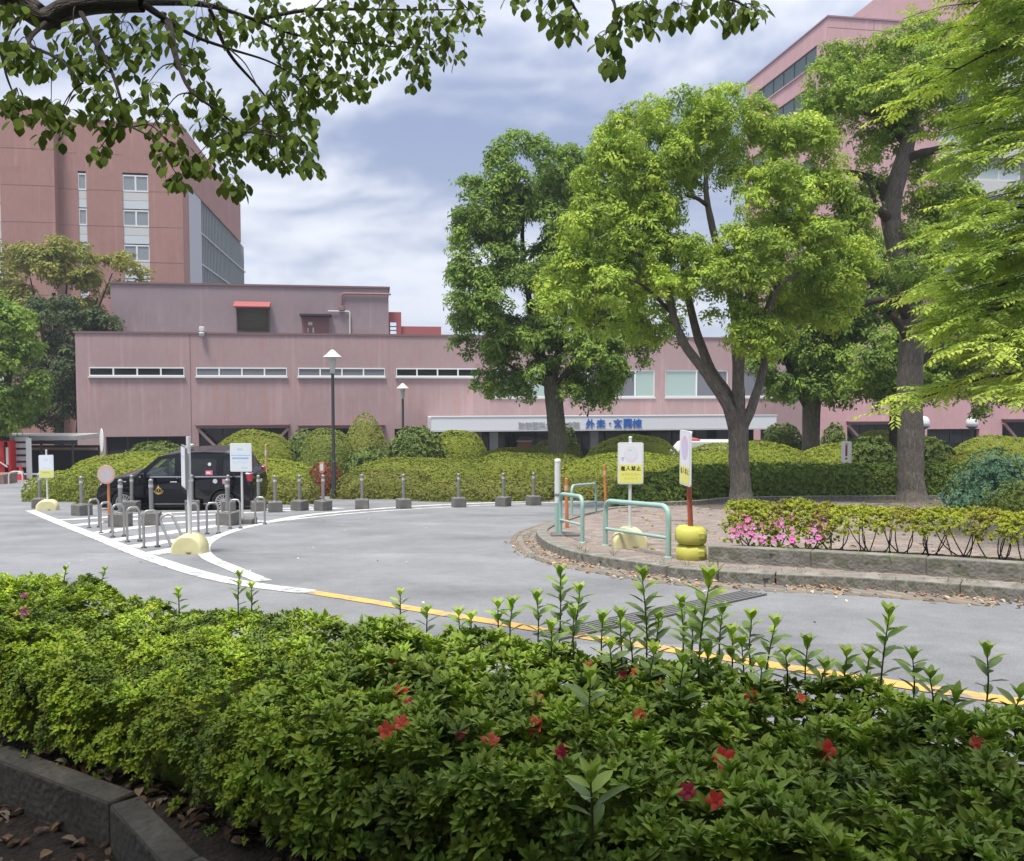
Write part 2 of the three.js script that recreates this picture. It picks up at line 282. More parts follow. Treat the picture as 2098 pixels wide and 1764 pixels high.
{ // asphalt forecourt
  const pos = [], uv = [], idx = [], nx = 60, d0 = -14, nd = 130, d1 = 51;
  for (let j = 0; j <= nd; j++) for (let i = 0; i <= nx; i++) { const d = d0 + (d1 - d0) * j / nd, x = -48 + 96 * i / nx; pos.push(x, groundY(-d), -d); uv.push(x, d); }
  for (let j = 0; j < nd; j++) for (let i = 0; i < nx; i++) { const a = j * (nx + 1) + i, b = a + nx + 1; idx.push(a, a + 1, b, a + 1, b + 1, b); }
  const g = new THREE.BufferGeometry(); g.setAttribute('position', new THREE.Float32BufferAttribute(pos, 3)); g.setAttribute('uv', new THREE.Float32BufferAttribute(uv, 2)); g.setIndex(idx); g.computeVertexNormals();
  structure('road', g, asphalt);
}
function marking(name, pts, width, mat, lift = 0.006) { return structure(name, ribbon(pts, width, lift), mat); }
const G = (list) => list.map(([a, b]) => gnd(a, b));
// edge line of the hatched island on the near side, then the orange centre line
marking('road_marking', G([[62, 1046], [120, 1070], [200, 1101], [330, 1151], [450, 1186], [540, 1202], [632, 1213]]), 0.25, whitePaint);
marking('road_marking', G([[632, 1213], [740, 1230], [1010, 1275], [1250, 1313], [1500, 1351], [1800, 1397], [2098, 1441], [2500, 1503]]), 0.17, orangePaint);
// the curved edge on its other side
marking('road_marking', G([[540, 1191], [480, 1166], [430, 1144], [417, 1128], [424, 1112], [460, 1094], [540, 1073], [640, 1060], [760, 1049], [900, 1040], [1100, 1031], [1250, 1025]]), 0.2, whitePaint);
marking('road_marking', G([[548, 1071], [640, 1055], [760, 1044], [900, 1035], [1100, 1027.5], [1250, 1022]]), 0.34, whitePaint, 0.01);
// hatching inside
const stripes = [[[116, 1066], [188, 1062], [330, 1052], [640, 1040]], [[148, 1077], [300, 1062], [452, 1053], [700, 1041]], [[188, 1094], [340, 1073], [520, 1060]], [[225, 1108], [330, 1094], [440, 1078], [540, 1067]], [[263, 1122], [330, 1112], [420, 1100]], [[300, 1136], [345, 1129], [385, 1121]]];
for (const s of stripes) marking('road_marking', G(s), 0.42, whitePaint, 0.005);

// steel grating across the road
{
  const a = gnd(1120, 1306), b = gnd(1545, 1216), along = b.clone().sub(a).setY(0), len = along.length(); along.normalize();
  const t = thing('drain_grating', 'steel slot drain grating running across the asphalt road', 'drain grating', V(a.x, groundY(a.z), a.z)), n = V(-along.z, 0, along.x);
  const strip = (off, w, lift, mat, name) => { const pts = []; for (let i = 0; i <= 8; i++) { const p = a.clone().addScaledVector(along, len * i / 8).addScaledVector(n, off); pts.push(V(p.x, 0, p.z)); } const g = ribbon(pts, w, lift); g.translate(-t.position.x, -t.position.y, -t.position.z); return part(name, g, mat, t); };
  strip(0, 0.3, 0.004, plain(0.03, 0.03, 0.03, 0.9), 'channel');
  for (let i = -2.5; i <= 2.5; i++) {
    const pts = [a, b].map((p) => { const q = p.clone().addScaledVector(n, i * 0.052); return V(q.x - t.position.x, groundY(q.z) + 0.012 - t.position.y, q.z - t.position.z); });
    const d = pts[1].clone().sub(pts[0]), g = new THREE.BoxGeometry(0.022, 0.014, d.length()); g.lookAt(d); g.translate(...pts[0].clone().add(pts[1]).multiplyScalar(0.5).toArray()); part('bar', g, dullSteel, t);
  }
}

// ---------------------------------------------------------------- kerbed island
function kerb(name, label, pts, width, height, lift, stone, mat = concrete, seed = 3) {
  const t = thing(name, label, 'kerb', V(0, 0, 0)), R = rng(seed), c = new THREE.CatmullRomCurve3(pts.map((p) => V(p.x, 0, p.z)), false, 'centripetal'), L = c.getLength(), n = Math.round(L / stone);
  const shapes = [0, 1, 2].map((k) => { const g = new RoundedBoxGeometry(width, height, 1, 2, 0.014); const p = g.attributes.position; for (let i = 0; i < p.count; i++) p.setX(i, p.getX(i) + 0.006 * noise.noise(p.getZ(i) * 3 + k * 9, p.getY(i) * 6, k)); return metreUV(g); });
  for (let i = 0; i < n; i++) {
    const p = c.getPointAt((i + 0.5) / n), a = c.getPointAt(i / n), b = c.getPointAt((i + 1) / n), len = a.distanceTo(b) - 0.004;
    a.y = groundY(a.z); b.y = groundY(b.z);
    const m = lit(new THREE.Mesh(shapes[i % 3], mat)); m.name = 'kerb_stone'; m.scale.z = len; m.position.copy(a).add(b).multiplyScalar(0.5); m.position.y += lift + height / 2 - 0.03 + (R() - 0.5) * 0.004; m.lookAt(m.position.clone().add(b).sub(a)); m.rotateZ((R() - 0.5) * 0.01); t.add(m);
  }
  return t;
}
const rimPts = [V(11, 0, -4.2), ...G([[2098, 1232], [1742, 1205], [1560, 1197], [1460, 1191], [1384, 1184], [1297, 1170], [1209, 1155], [1150, 1137], [1116, 1115], [1112, 1098], [1140, 1083], [1180, 1069], [1224, 1057], [1256, 1050]]), V(3.6, 0, -23.2)];
kerb('island_kerb', 'weathered curved concrete kerb round the paved island', rimPts, 0.2, 0.17, 0, 0.6);
const rimCurve = new THREE.CatmullRomCurve3(rimPts.map((p) => V(p.x, 0, p.z)), false, 'centripetal');
const islandPoly = [...rimCurve.getSpacedPoints(120), V(6, 0, -26.6), V(16, 0, -27.2), V(26, 0, -25), V(26, 0, -4)];
structure('pavement', sheet(islandPoly, 0.085, 0.2), new THREE.MeshStandardMaterial({ map: repeated(grained([0.12, 0.095, 0.08], 0.3, 5, 30, 0.3), 0.8), roughness: 0.95 }));
{ // clay pavers in running bond, worn earth showing round the trees
  const R = rng(21), list = [], g = new RoundedBoxGeometry(0.194, 0.05, 0.096, 1, 0.006);
  const tones = [[0.25, 0.2, 0.175], [0.225, 0.185, 0.165], [0.275, 0.225, 0.2], [0.205, 0.17, 0.15]], dir = V(0, 1, 0.085).normalize();
  for (let j = 0; j < 176; j++) for (let i = 0; i < 84; i++) {
    const x = 0.4 + i * 0.2 + (j % 2) * 0.1, z = -8.2 - j * 0.1;
    if (!inside(islandPoly, x, z)) continue;
    let bare = fbm(x * 0.35 + 5, z * 0.35, 2, 3) + 0.10; bare += 0.5 * Math.exp(-((x - 6.3) ** 2 + (z + 23.8) ** 2) / 3) + 0.5 * Math.exp(-((x - 12.1) ** 2 + (z + 25.9) ** 2) / 4) + smooth(-20.5, -23.5, z) * 0.35;
    if (bare > 0.42) continue;
    list.push([V(x, groundY(z) + 0.078 + (R() - 0.5) * 0.008, z), dir, (R() - 0.5) * 0.03, 1, tint(tones[(R() * 4) | 0], R, 0.14, 0.04)]);
  }
  const s = scatter('pavers', g, plain(1, 1, 1, 0.92), list, scene); s.userData = { kind: 'stuff', label: 'small brown clay pavers laid over the island', category: 'pavers' };
}
{ // rows of gutter setts round the rim
  const R = rng(5), list = [], g = new RoundedBoxGeometry(0.09, 0.04, 0.195, 1, 0.006), L = rimCurve.getLength();
  for (let row = 0; row < 4; row++) for (let s = 0.3; s < 0.82; s += 0.205 / L) {
    const p = rimCurve.getPointAt(s), t = rimCurve.getTangentAt(s), o = 0.165 + row * 0.105, x = p.x + (-t.z) * -o, z = p.z + t.x * -o;
    const side = inside(islandPoly, x, z) ? -1 : 1, X = p.x + t.z * o * side, Z = p.z - t.x * o * side;
    list.push([V(X, groundY(Z) - 0.008, Z), V(0, 1, 0.085).normalize(), Math.atan2(t.x, t.z), 1, tint(row % 2 ? [0.17, 0.145, 0.115] : [0.215, 0.185, 0.155], R, 0.2, 0.06)]);
  }
  const s = scatter('gutter_setts', g, plain(1, 1, 1, 0.95), list, scene); s.userData = { kind: 'stuff', label: 'rows of brown gutter setts round the island kerb', category: 'setts' };
}
// raised bed with its own kerb
const bedFront = [V(10.5, 0, -4.9), ...G([[2098, 1217], [1783, 1191], [1600, 1180], [1456, 1170]])].map((p) => V(p.x + 0.02, 0, p.z - 0.14));
kerb('bed_kerb', 'long raised concrete kerb of the azalea bed, stepped above the island kerb', bedFront, 0.15, 0.34, 0, 1.2, concrete, 8);
const bedPoly = [...new THREE.CatmullRomCurve3(bedFront, false, 'centripetal').getSpacedPoints(40), V(2.85, 0, -11.2), V(4.3, 0, -10.6), V(6.3, 0, -9.3), V(11, 0, -6.2)];
structure('bed_soil', sheet(bedPoly, 0.25, 0.12), soil);
// low kerb at the foot of the box hedge
kerb('hedge_kerb', 'low mossy kerb in front of the long box hedge', [V(3.7, 0, -23.4), V(5.0, 0, -24.1), V(6.6, 0, -25.7), V(9, 0, -26.3), V(13, 0, -26.6), V(17.5, 0, -26.5)], 0.14, 0.2, 0.05, 0.6, concrete, 9);

// ---------------------------------------------------------------- the bank where the photographer stands
const slab = (poly, y0, y1, mat, name) => { const s = new THREE.Shape(poly.map(([x, z]) => new THREE.Vector2(x, -z))); const g = new THREE.ExtrudeGeometry(s, { depth: y1 - y0, bevelEnabled: false }); g.rotateX(-Math.PI / 2); g.translate(0, y0, 0); return structure(name, metreUV(g), mat); };
const PATH_Y = 3.35, BED_Y = 3.5;
slab([[-9, -7.46], [-3.2, -4.1], [-2.15, -3.48], [-1.42, -3.06], [-1.03, -2.64], [-0.3, -2.09], [0.73, -1.43], [3.1, 0.2], [6, 2.1], [22, 12], [22, 24], [-24, 24], [-24, -17]], 2.6, PATH_Y, soil, 'dirt_path');
slab([[-9, -7.38], [-3.2, -4.02], [-2.1, -3.42], [-1.4, -3.01], [-1.01, -2.59], [-0.28, -2.04], [0.77, -1.38], [3.14, 0.25], [6, 2.15], [6.3, -1.2], [3.4, -2.4], [1.6, -3.2], [-2.8, -5.2], [-5, -6.3], [-9, -8.8]], 2.62, BED_Y, soil, 'hedge_bed');
{
  const t = thing('bank_kerb', 'dark concrete kerb stones edging the hedge beside the dirt path', 'kerb'), pts = [[-3.3, -4.1], [-2.12, -3.46], [-1.4, -3.04], [-1.02, -2.62], [-0.3, -2.06], [0.75, -1.4], [1.9, -0.62], [3.1, 0.2], [4.6, 1.2], [6, 2.12]];
  const dark = new THREE.MeshStandardMaterial({ map: repeated(grained([0.115, 0.105, 0.085], 0.5, 4, 22, 0.25, 512), 0.9), bumpMap: repeated(concreteBump, 2), bumpScale: 0.015, roughness: 0.95 });
  for (let i = 0; i < pts.length - 1; i++) {
    const a = V(pts[i][0], 0, pts[i][1]), b = V(pts[i + 1][0], 0, pts[i + 1][1]), L = a.distanceTo(b), g = metreUV(new RoundedBoxGeometry(0.11, 0.42, L - 0.012, 3, 0.014)), p = g.attributes.position;
    const m = part('kerb_stone', g, dark, t); m.position.copy(a).add(b).multiplyScalar(0.5); m.position.y = BED_Y - 0.19 + (i % 2) * 0.006; m.rotation.y = Math.atan2(b.x - a.x, b.z - a.z);
  }
}

// ---------------------------------------------------------------- buildings (all share one bearing)
const YAW = 9 * Math.PI / 180, CORNER = V(-26.27, 0, -52);
const wallShape = (x0, x1, y0, y1, holes) => { const s = new THREE.Shape(); s.moveTo(x0, y0); s.lineTo(x1, y0); s.lineTo(x1, y1); s.lineTo(x0, y1); s.closePath(); for (const [a, b, c, d] of holes) { const h = new THREE.Path(); h.moveTo(a, c); h.lineTo(a, d); h.lineTo(b, d); h.lineTo(b, c); h.closePath(); s.holes.push(h); } return s; };
const wallWith = (x0, x1, y0, y1, holes, thick, z = 0) => { const g = new THREE.ExtrudeGeometry(wallShape(x0, x1, y0, y1, holes), { depth: thick, bevelEnabled: false }); g.translate(0, 0, z - thick); return metreUV(g); };
// a window set into a wall at z: frame with n panes, each its own sub-part
function windowIn(parent, [x0, x1, y0, y1], n, z, paneMat, o = {}) {
  const f = o.frame ?? 0.07, list = [bx(x0, x1, y1 - f, y1, z - 0.1, z), bx(x0, x1, y0, y0 + f, z - 0.1, z)];
  for (let i = 0; i <= n; i++) { const x = x0 + (x1 - x0) * i / n, a = clamp(x - f * 0.6, x0, x1), b = clamp(x + f * 0.6, x0, x1); list.push(bx(i ? a : x0, i < n ? b : x1, y0 + f, y1 - f, z - 0.098, z - 0.004)); }
  const w = part('window', list, o.mat ?? whiteFrame, parent);
  for (let i = 0; i < n; i++) { const a = x0 + (x1 - x0) * i / n, b = x0 + (x1 - x0) * (i + 1) / n; part('pane', bx(a + 0.03, b - 0.03, y0 + 0.03, y1 - 0.03, z - 0.07, z - 0.05), Array.isArray(paneMat) ? paneMat[i % paneMat.length] : paneMat, w); }
  if (o.sill) part('sill', bx(x0 - 0.06, x1 + 0.06, y0 - 0.1, y0, z - 0.1, z + 0.1), o.sillMat ?? offWhite, w);
  return w;
}
const local = (b, x, y, z) => b.localToWorld(V(x, y, z));

{ // the long low block
  const b = thing('clinic_building', 'long low mauve plastered block with narrow strip windows behind the clipped shrubs', 'building', CORNER, YAW);
  const strips = [[0.76, 6.24, 5.72, 6.27], [6.94, 12.36, 5.72, 6.27], [13.05, 18.42, 5.72, 6.27], [19.13, 24.39, 5.72, 6.27]];
  const big = [[25.2, 29.6, 4.4, 6.2], [30.4, 32.9, 4.4, 6.2], [33.57, 36.25, 4.4, 6.2], [37.0, 41.4, 4.4, 6.2], [42.2, 46.5, 4.4, 6.2]];
  const low = [[1.6, 6.3, -0.4, 2.04], [7.02, 12.4, -0.4, 2.55], [13.1, 18.3, -0.4, 2.5], [19.0, 24.2, -0.4, 2.4]];
  const entry = [[21.0 + 3.6, 44.0, -0.4, 2.2]], right = [[50.2, 54.9, -0.4, 2.5], [56.3, 60.4, -0.4, 2.1], [62.2, 67, -0.4, 2.6]];
  low[3][1] = 23.6;
  part('front_wall', wallWith(0, 47.4, -0.8, 8.3, [...strips, ...big, ...low, ...entry], 0.4), mauve, b);
  part('side_wall', bx(-0.02, 0.4, -0.8, 8.3, -16, -0.4), mauve, b);
  part('roof', [bx(0.4, 70, 7.9, 8.05, -16, -0.4)], plain(0.2, 0.2, 0.2, 0.9), b);
  part('coping', [bx(-0.1, 70.1, 8.3, 8.42, -0.5, 0.06), bx(-0.1, 0.5, 8.3, 8.42, -16, -0.5)], coping, b);
  for (const x of [6.6]) part('wall_joint', bx(x - 0.02, x + 0.02, -0.5, 8.3, -0.01, 0.006), coping, b);
  part('entrance_wall', wallWith(47.4, 70, -0.8, 8.3, right, 0.4, 0.003), pinkWall, b);
  strips.forEach((r, i) => windowIn(b, r, 4, 0.02, i === 0 || i === 3 ? darkGlass : greyGlass, { sill: true, frame: 0.075 }));
  big.forEach((r, i) => windowIn(b, r, 2, -0.03, i % 2 ? [blindGlass, greyGlass] : [greyGlass, blindGlass], { sill: true, frame: 0.08 }));
  windowIn(b, [25.2, 26.2, 4.4, 5.0], 1, -0.09, darkGlass, { mat: darkSteel });
  const rooms = [...low, ...right];
  rooms.forEach((r, i) => { windowIn(b, [r[0], r[1], r[2], r[3]], 4, -0.3, darkGlass, { mat: darkSteel, frame: 0.06 }); });
  for (const r of [low[1], low[2], right[0], right[2]]) { // eaves carried on slanting struts
    part('eave', [bx(r[0] - 0.05, r[1] + 0.05, r[3] - 0.02, r[3] + 0.14, 0.004, 0.55), bx(r[0] - 0.1, r[1] + 0.1, r[3] + 0.142, r[3] + 0.2, -0.05, 0.62)], coping, b);
    for (const s of [0, 1]) { const x = s ? r[1] - 0.08 : r[0] + 0.08, g = new THREE.BoxGeometry(0.16, 1.7, 0.16); g.rotateZ(s ? -0.75 : 0.75); g.translate(x + (s ? -0.5 : 0.5), r[3] - 0.7, 0.12); part('strut', g, plain(0.5, 0.33, 0.32, 0.7), b); }
  }
  // entrance under the canopy: glass front, door frames, columns
  part('entrance_glass', bx(24.6, 44, -0.4, 2.2, -1.6, -1.5), darkGlass, b);
  for (let i = 0; i < 12; i++) part('mullion', bx(25.2 + i * 1.6, 25.28 + i * 1.6, -0.4, 2.2, -1.495, -1.42), darkSteel, b);
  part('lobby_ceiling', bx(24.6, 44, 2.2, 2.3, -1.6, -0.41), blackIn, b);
  for (const x of [24.7, 31, 37.2, 42.5]) part('column', bx(x, x + 0.5, -0.7, 2.3, 2.9, 3.4), plain(0.2, 0.2, 0.2, 0.7), b);
  const cm = part('security_camera', [rbx(0.3, 0.3, 0.5, 0.05, 7.35, 8.6, 0.1), cyl(0.05, 0.05, 0.25, 7.35, 8.4, -0.1), lathe([[0.001, -0.22], [0.14, -0.16], [0.17, 0], [0.14, 0.05], [0.001, 0.06]]).translate(7.35, 8.36, 0.25)], offWhite, b);
  // stair and plant rooms on the roof
  const roofRoom = [[8.76, 10.9, 8.72, 10.3]];
  part('roof_room_wall', [wallWith(0.93, 18.74, 8.05, 11.75, roofRoom, 0.4, -4), bx(0.93, 1.3, 8.05, 11.75, -13, -4.4), bx(18.4, 18.74, 8.05, 11.75, -13, -4.4)], mauveDark, b);
  part('roof_room_coping', [bx(0.83, 18.84, 11.75, 11.87, -13, -3.92)], coping, b);
  const lv = part('louvre', [bx(8.76, 8.84, 8.72, 10.3, -4.3, -3.9), bx(10.82, 10.9, 8.72, 10.3, -4.3, -3.9), bx(8.84, 10.82, 8.72, 8.8, -4.3, -3.9), bx(8.84, 10.82, 8.8, 10.3, -4.32, -4.3)], plain(0.1, 0.09, 0.075, 0.7), b);
  for (let i = 0; i < 13; i++) { const g = new THREE.BoxGeometry(1.98, 0.1, 0.012); g.rotateX(0.7); g.translate(9.83, 8.87 + i * 0.112, -4.12); part('louvre_blade', metreUV(g), plain(0.16, 0.145, 0.115, 0.6), lv); }
  const hood = new THREE.BufferGeometry();
  { const s = new THREE.Shape([[-3.9, 10.3], [-3.2, 10.3], [-3.2, 10.36], [-3.9, 10.72]].map(([z, y]) => new THREE.Vector2(z, y))); const g = new THREE.ExtrudeGeometry(s, { depth: 2.3, bevelEnabled: false }); g.rotateY(Math.PI / 2); g.scale(1, 1, -1); g.translate(8.68, 0, 0); const k = g.toNonIndexed(); k.computeVertexNormals(); part('hood', metreUV(k), redPaint, b); }
  const dr = part('door', bx(13.0, 14.75, 8.05, 9.75, -4.02, -3.93), plain(0.24, 0.115, 0.12, 0.55), b);
  for (const n of [bx(13.4, 13.68, 9.2, 9.42, -3.925, -3.915), bx(13.35, 13.42, 8.72, 9.02, -3.925, -3.915), bx(13.68, 13.78, 8.7, 9.05, -3.925, -3.915)]) part('notice', n, offWhite, dr);
  part('awning', bx(12.9, 14.95, 9.78, 9.9, -3.995, -3.1), darkSteel, b);
  part('conduit', bentPipe([V(14.7, 10.15, -3.9), V(16.15, 10.15, -3.9), V(16.15, 8.1, -3.9)], 0.05, 0.12), offWhite, b);
  part('drain_pipe', [bentPipe([V(18.9, 11.35, -3.88), V(15.6, 11.35, -3.88), V(15.6, 10.2, -3.88)], 0.07, 0.25), rbx(0.34, 0.3, 0.25, 0.03, 15.6, 10.35, -3.87)], plain(0.27, 0.14, 0.15, 0.6), b);
  part('roof_shed', [wallWith(18.74, 19.6, 8.05, 10.2, [[18.85, 19.3, 8.1, 9.5]], 0.2, -4.4), bx(19.4, 19.6, 8.05, 10.2, -10, -4.6)], redPaint, b);
  part('shed_shelf', [0, 1, 2, 3].map((i) => bx(18.86, 19.29, 8.4 + i * 0.27, 8.45 + i * 0.27, -4.95, -4.65)), darkSteel, b);
  part('parapet_box', [bx(19.6, 22.35, 8.05, 9.25, -8, -4.6)], redPaint, b);
  // the white canopy with its lettering
  const c = part('canopy', [bx(21.1, 43.0, 2.48, 3.24, 3.7, 4.0), bx(21.1, 43.0, 2.46, 3.2, 0.01, 3.7)], plain(0.66, 0.68, 0.70, 0.5), b);
  part('canopy_edge', [bx(21.05, 43.05, 3.242, 3.3, 3.6, 4.03), bx(21.05, 43.05, 2.38, 2.476, 3.6, 4.02)], plain(0.5, 0.51, 0.52, 0.5), c);
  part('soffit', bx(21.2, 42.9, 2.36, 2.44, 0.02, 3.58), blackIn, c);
  const blue = plain(0.035, 0.12, 0.42, 0.5), greyLetter = plain(0.42, 0.43, 0.44, 0.5);
  const STROKES = {
    soto: [[.3, .97, .22, .7, .06, .42], [.22, .74, .5, .74, .42, .42, .26, .18, .06, .03], [.2, .5, .36, .36], [.68, .96, .68, .02], [.68, .62, .95, .42]],
    rai: [[.1, .8, .9, .8], [.27, .72, .34, .58], [.73, .72, .66, .58], [.04, .5, .96, .5], [.5, .97, .5, .02], [.48, .48, .3, .24, .06, .1], [.52, .48, .7, .24, .94, .1]],
    dot: [[.45, .5, .55, .5], [.5, .45, .5, .55]],
    gen: [[.5, .97, .5, .82], [.05, .79, .95, .79], [.42, .77, .22, .55, .58, .48], [.72, .66, .5, .38, .16, .1], [.16, .1, .82, .15], [.66, .36, .9, .03]],
    kan: [[.08, .95, .08, .02], [.08, .95, .42, .95, .42, .62, .08, .62], [.08, .79, .42, .79], [.92, .95, .92, .02], [.92, .95, .58, .95, .58, .62, .92, .62], [.58, .79, .92, .79], [.36, .57, .41, .47], [.64, .57, .59, .47], [.26, .43, .74, .43], [.2, .28, .8, .28], [.5, .43, .49, .24, .24, .05], [.52, .27, .77, .05]],
    tou: [[.02, .7, .4, .7], [.2, .96, .2, .02], [.19, .66, .03, .3], [.22, .62, .37, .45], [.45, .83, .98, .83], [.71, .96, .71, .02], [.5, .7, .92, .7, .92, .36, .5, .36, .5, .7], [.5, .53, .92, .53], [.69, .34, .44, .08], [.73, .34, .98, .08]],
    bou: [[.08, .95, .08, .02], [.08, .95, .34, .95, .22, .68, .36, .5, .3, .36, .2, .4], [.66, .96, .66, .82], [.4, .78, .97, .78], [.6, .76, .56, .4, .36, .04], [.58, .52, .88, .52, .84, .1, .72, .06]],
    ei: [[.22, .95, .04, .75], [.24, .7, .03, .45], [.14, .55, .14, .02], [.34, .85, .68, .85], [.42, .95, .42, .7], [.3, .7, .7, .7], [.36, .58, .64, .58, .64, .4, .36, .4, .36, .58], [.32, .28, .7, .28], [.5, .38, .5, .02], [.3, .14, .7, .14], [.76, .85, .96, .85], [.74, .6, .98, .6], [.88, .6, .88, .05]],
    i: [[.94, .93, .08, .93, .08, .06, .95, .06], [.35, .85, .25, .65], [.3, .72, .82, .72], [.2, .48, .88, .48], [.54, .72, .54, .48, .24, .16], [.56, .46, .86, .16]],
    ka: [[.4, .95, .1, .86], [.02, .66, .46, .66], [.24, .88, .24, .02], [.23, .62, .03, .28], [.26, .6, .44, .38], [.56, .88, .66, .76], [.54, .66, .64, .54], [.5, .3, .98, .4], [.82, .96, .82, .02]],
    dai: [[.05, .66, .95, .66], [.5, .96, .48, .6, .06, .04], [.52, .6, .95, .04]],
    gaku: [[.2, .95, .27, .8], [.47, .97, .5, .82], [.8, .95, .7, .8], [.08, .6, .08, .74, .92, .74, .92, .6], [.26, .56, .74, .56, .5, .42], [.5, .42, .5, .04, .38, .06], [.05, .32, .95, .32]],
    kou: [[.02, .7, .4, .7], [.2, .96, .2, .02], [.19, .66, .03, .3], [.22, .62, .37, .45], [.7, .96, .7, .82], [.45, .78, .97, .78], [.58, .7, .46, .54], [.84, .7, .96, .54], [.86, .5, .44, .04], [.55, .48, .97, .04]],
    byou: [[.56, .97, .56, .86], [.2, .84, .97, .84], [.2, .84, .2, .4, .06, .04], [.04, .7, .12, .58], [.03, .36, .2, .46], [.34, .68, .95, .68], [.36, .48, .36, .02], [.36, .48, .92, .48, .92, .06], [.64, .68, .64, .45, .46, .18], [.65, .4, .82, .2]],
    inn: [[.08, .95, .08, .02], [.08, .95, .34, .95, .22, .68, .36, .5, .3, .36, .2, .4], [.68, .97, .68, .86], [.42, .7, .42, .84, .96, .84, .96, .7], [.5, .64, .88, .64], [.4, .46, .98, .46], [.6, .46, .56, .2, .38, .03], [.76, .46, .76, .08, .97, .08, .97, .2]],
  };
  const letter = (k, x, y, size, w, mat) => {
    const list = [];
    STROKES[k].forEach((s, si) => { for (let i = 0; i + 3 < s.length; i += 2) { const [x0, y0, x1, y1] = [s[i], s[i + 1], s[i + 2], s[i + 3]].map((v) => v * size), L = Math.hypot(x1 - x0, y1 - y0), g = new THREE.BoxGeometry(L + w * 0.8, w, 0.05 + si * 0.0004 + i * 0.0002); g.rotateZ(Math.atan2(y1 - y0, x1 - x0)); g.translate((x0 + x1) / 2, (y0 + y1) / 2, 0); list.push(g); } });
    const m = part('letter', list, mat, c); m.position.set(x, y, 4.03);
  };
  ['soto', 'rai', 'dot', 'gen', 'kan', 'tou'].forEach((k, i) => letter(k, 30.55 + [0, 0.68, 1.26, 1.75, 2.38, 2.98][i], 2.555, 0.54, 0.07, blue));
  ['bou', 'ei', 'i', 'ka', 'dai', 'gaku', 'kou', 'byou', 'inn'].forEach((k, i) => letter(k, 26.35 + i * 0.425, 2.56, 0.39, 0.036, greyLetter));
}
{ // red notice board glimpsed in the entrance
  const p = CORNER.clone().add(V(0, 0, 0)), q = V(27.2, 0, 1.2).applyAxisAngle(UP, YAW).add(p);
  const t = thing('notice_board', 'orange-red standing board in the dark entrance under the white canopy', 'board', V(q.x, -0.15, q.z), YAW);
  part('panel', rbx(0.9, 1.5, 0.25, 0.03, 0, 0.95, 0), plain(0.42, 0.12, 0.07, 0.6), t); part('lamp_cap', [rbx(1, 0.1, 0.4, 0.02, 0, 1.76, 0)], offWhite, t); part('plinth', [rbx(1, 0.2, 0.4, 0.02, 0, 0.1, 0)], darkSteel, t);
}
const tower = (name, label, back) => { const o = V(0, 0, -back).applyAxisAngle(UP, YAW).add(CORNER); return thing(name, label, 'building', V(o.x, 0, o.z), YAW); };
{ // tall ward block on the west
  const b = tower('ward_tower', 'tall brick-red ward block with white vertical window strips and a louvred side', 26);
  const H = 28.35, strips = [[-13.9 - 2.0, -13.78], [-7.8, -7.12], [-4.1, -1.95]], holes = strips.map(([a, c]) => [a, c, 0, 24]);
  part('front_wall', wallWith(-9.4, 0.95, -1, H, holes.slice(1), 0.5), brickRed, b);
  part('projecting_wall', [wallWith(-30, -9.4, -1, 28.9, [holes[0]], 0.5, 0.9), bx(-9.9, -9.4, -1, 28.9, -10, 0.4)], brickRed, b);
  part('parapet', [bx(-11.3, -9.9, 28.9, 29.7, -1, 0.7), bx(-9.38, 0.96, H, H + 0.12, -34, 0.06)], brickRed, b);
  for (let y = 25.5; y > 8; y -= 3.12) { part('wall_joint', bx(-9.39, -7.82, y, y + 0.05, -0.01, 0.006), coping, b); part('wall_joint', bx(-7.1, -4.12, y, y + 0.05, -0.01, 0.006), coping, b); part('wall_joint', bx(-1.93, 0.94, y, y + 0.05, -0.01, 0.006), coping, b); part('wall_joint', bx(-13.7, -9.41, y, y + 0.05, 0.89, 0.906), coping, b); }
  strips.forEach(([a, c], i) => {
    const z = i ? -0.04 : 0.86, n = i === 2 || i === 0 ? 2 : 1;
    for (let k = 0; k < 7; k++) {
      const top = 23.9 - k * 3.06;
      windowIn(b, [a, c, top - 1.55, top - 0.08], n, z, paleGlass, { frame: 0.13 });
      for (let m = 0; m < 2; m++) part('spandrel', bx(a, c, top - 2.3 - m * 0.74, top - 1.585 - m * 0.74, z - 0.1, z - 0.02), m ? plain(0.6, 0.64, 0.66, 0.4) : offWhite, b);
    }
  });
  part('west_side_wall', bx(-30, -29.5, -1, 28.9, -30, 0.4), brickRed, b);
  // the receding east side: pink return, pale panel, louvre screen, fascia
  part('fascia', bx(0.45, 0.95, 23.6, H, -34, -0.5), brickRed, b);
  part('return_wall', bx(0.45, 0.952, -1, 23.6, -2.6, -0.5), brickRed, b);
  part('pale_panel', bx(0.5, 0.9, -1, 23.6, -8.6, -2.6), plain(0.44, 0.45, 0.5, 0.5), b);
  part('screen_backing', bx(0.3, 0.5, -1, 23.6, -38, -8.6), plain(0.13, 0.15, 0.155, 0.5), b);
  for (let i = 0; i < 34; i++) part('screen_fin', bx(0.5, 0.82, -1, 23.59, -8.9 - i * 0.86, -8.7 - i * 0.86), plain(0.33, 0.36, 0.36, 0.5), b);
  for (let i = 0; i < 7; i++) part('screen_rail', bx(0.5, 0.9, 20.3 - i * 3.06, 20.42 - i * 3.06, -38, -8.62), offWhite, b);
  part('roof', bx(-29.5, 0.45, H - 0.6, H - 0.4, -34, -0.5), plain(0.2, 0.2, 0.2, 0.9), b);
  part('rear_wall', bx(-29.5, 0.45, -1, H - 0.6, -34.4, -34), brickRed, b);
}
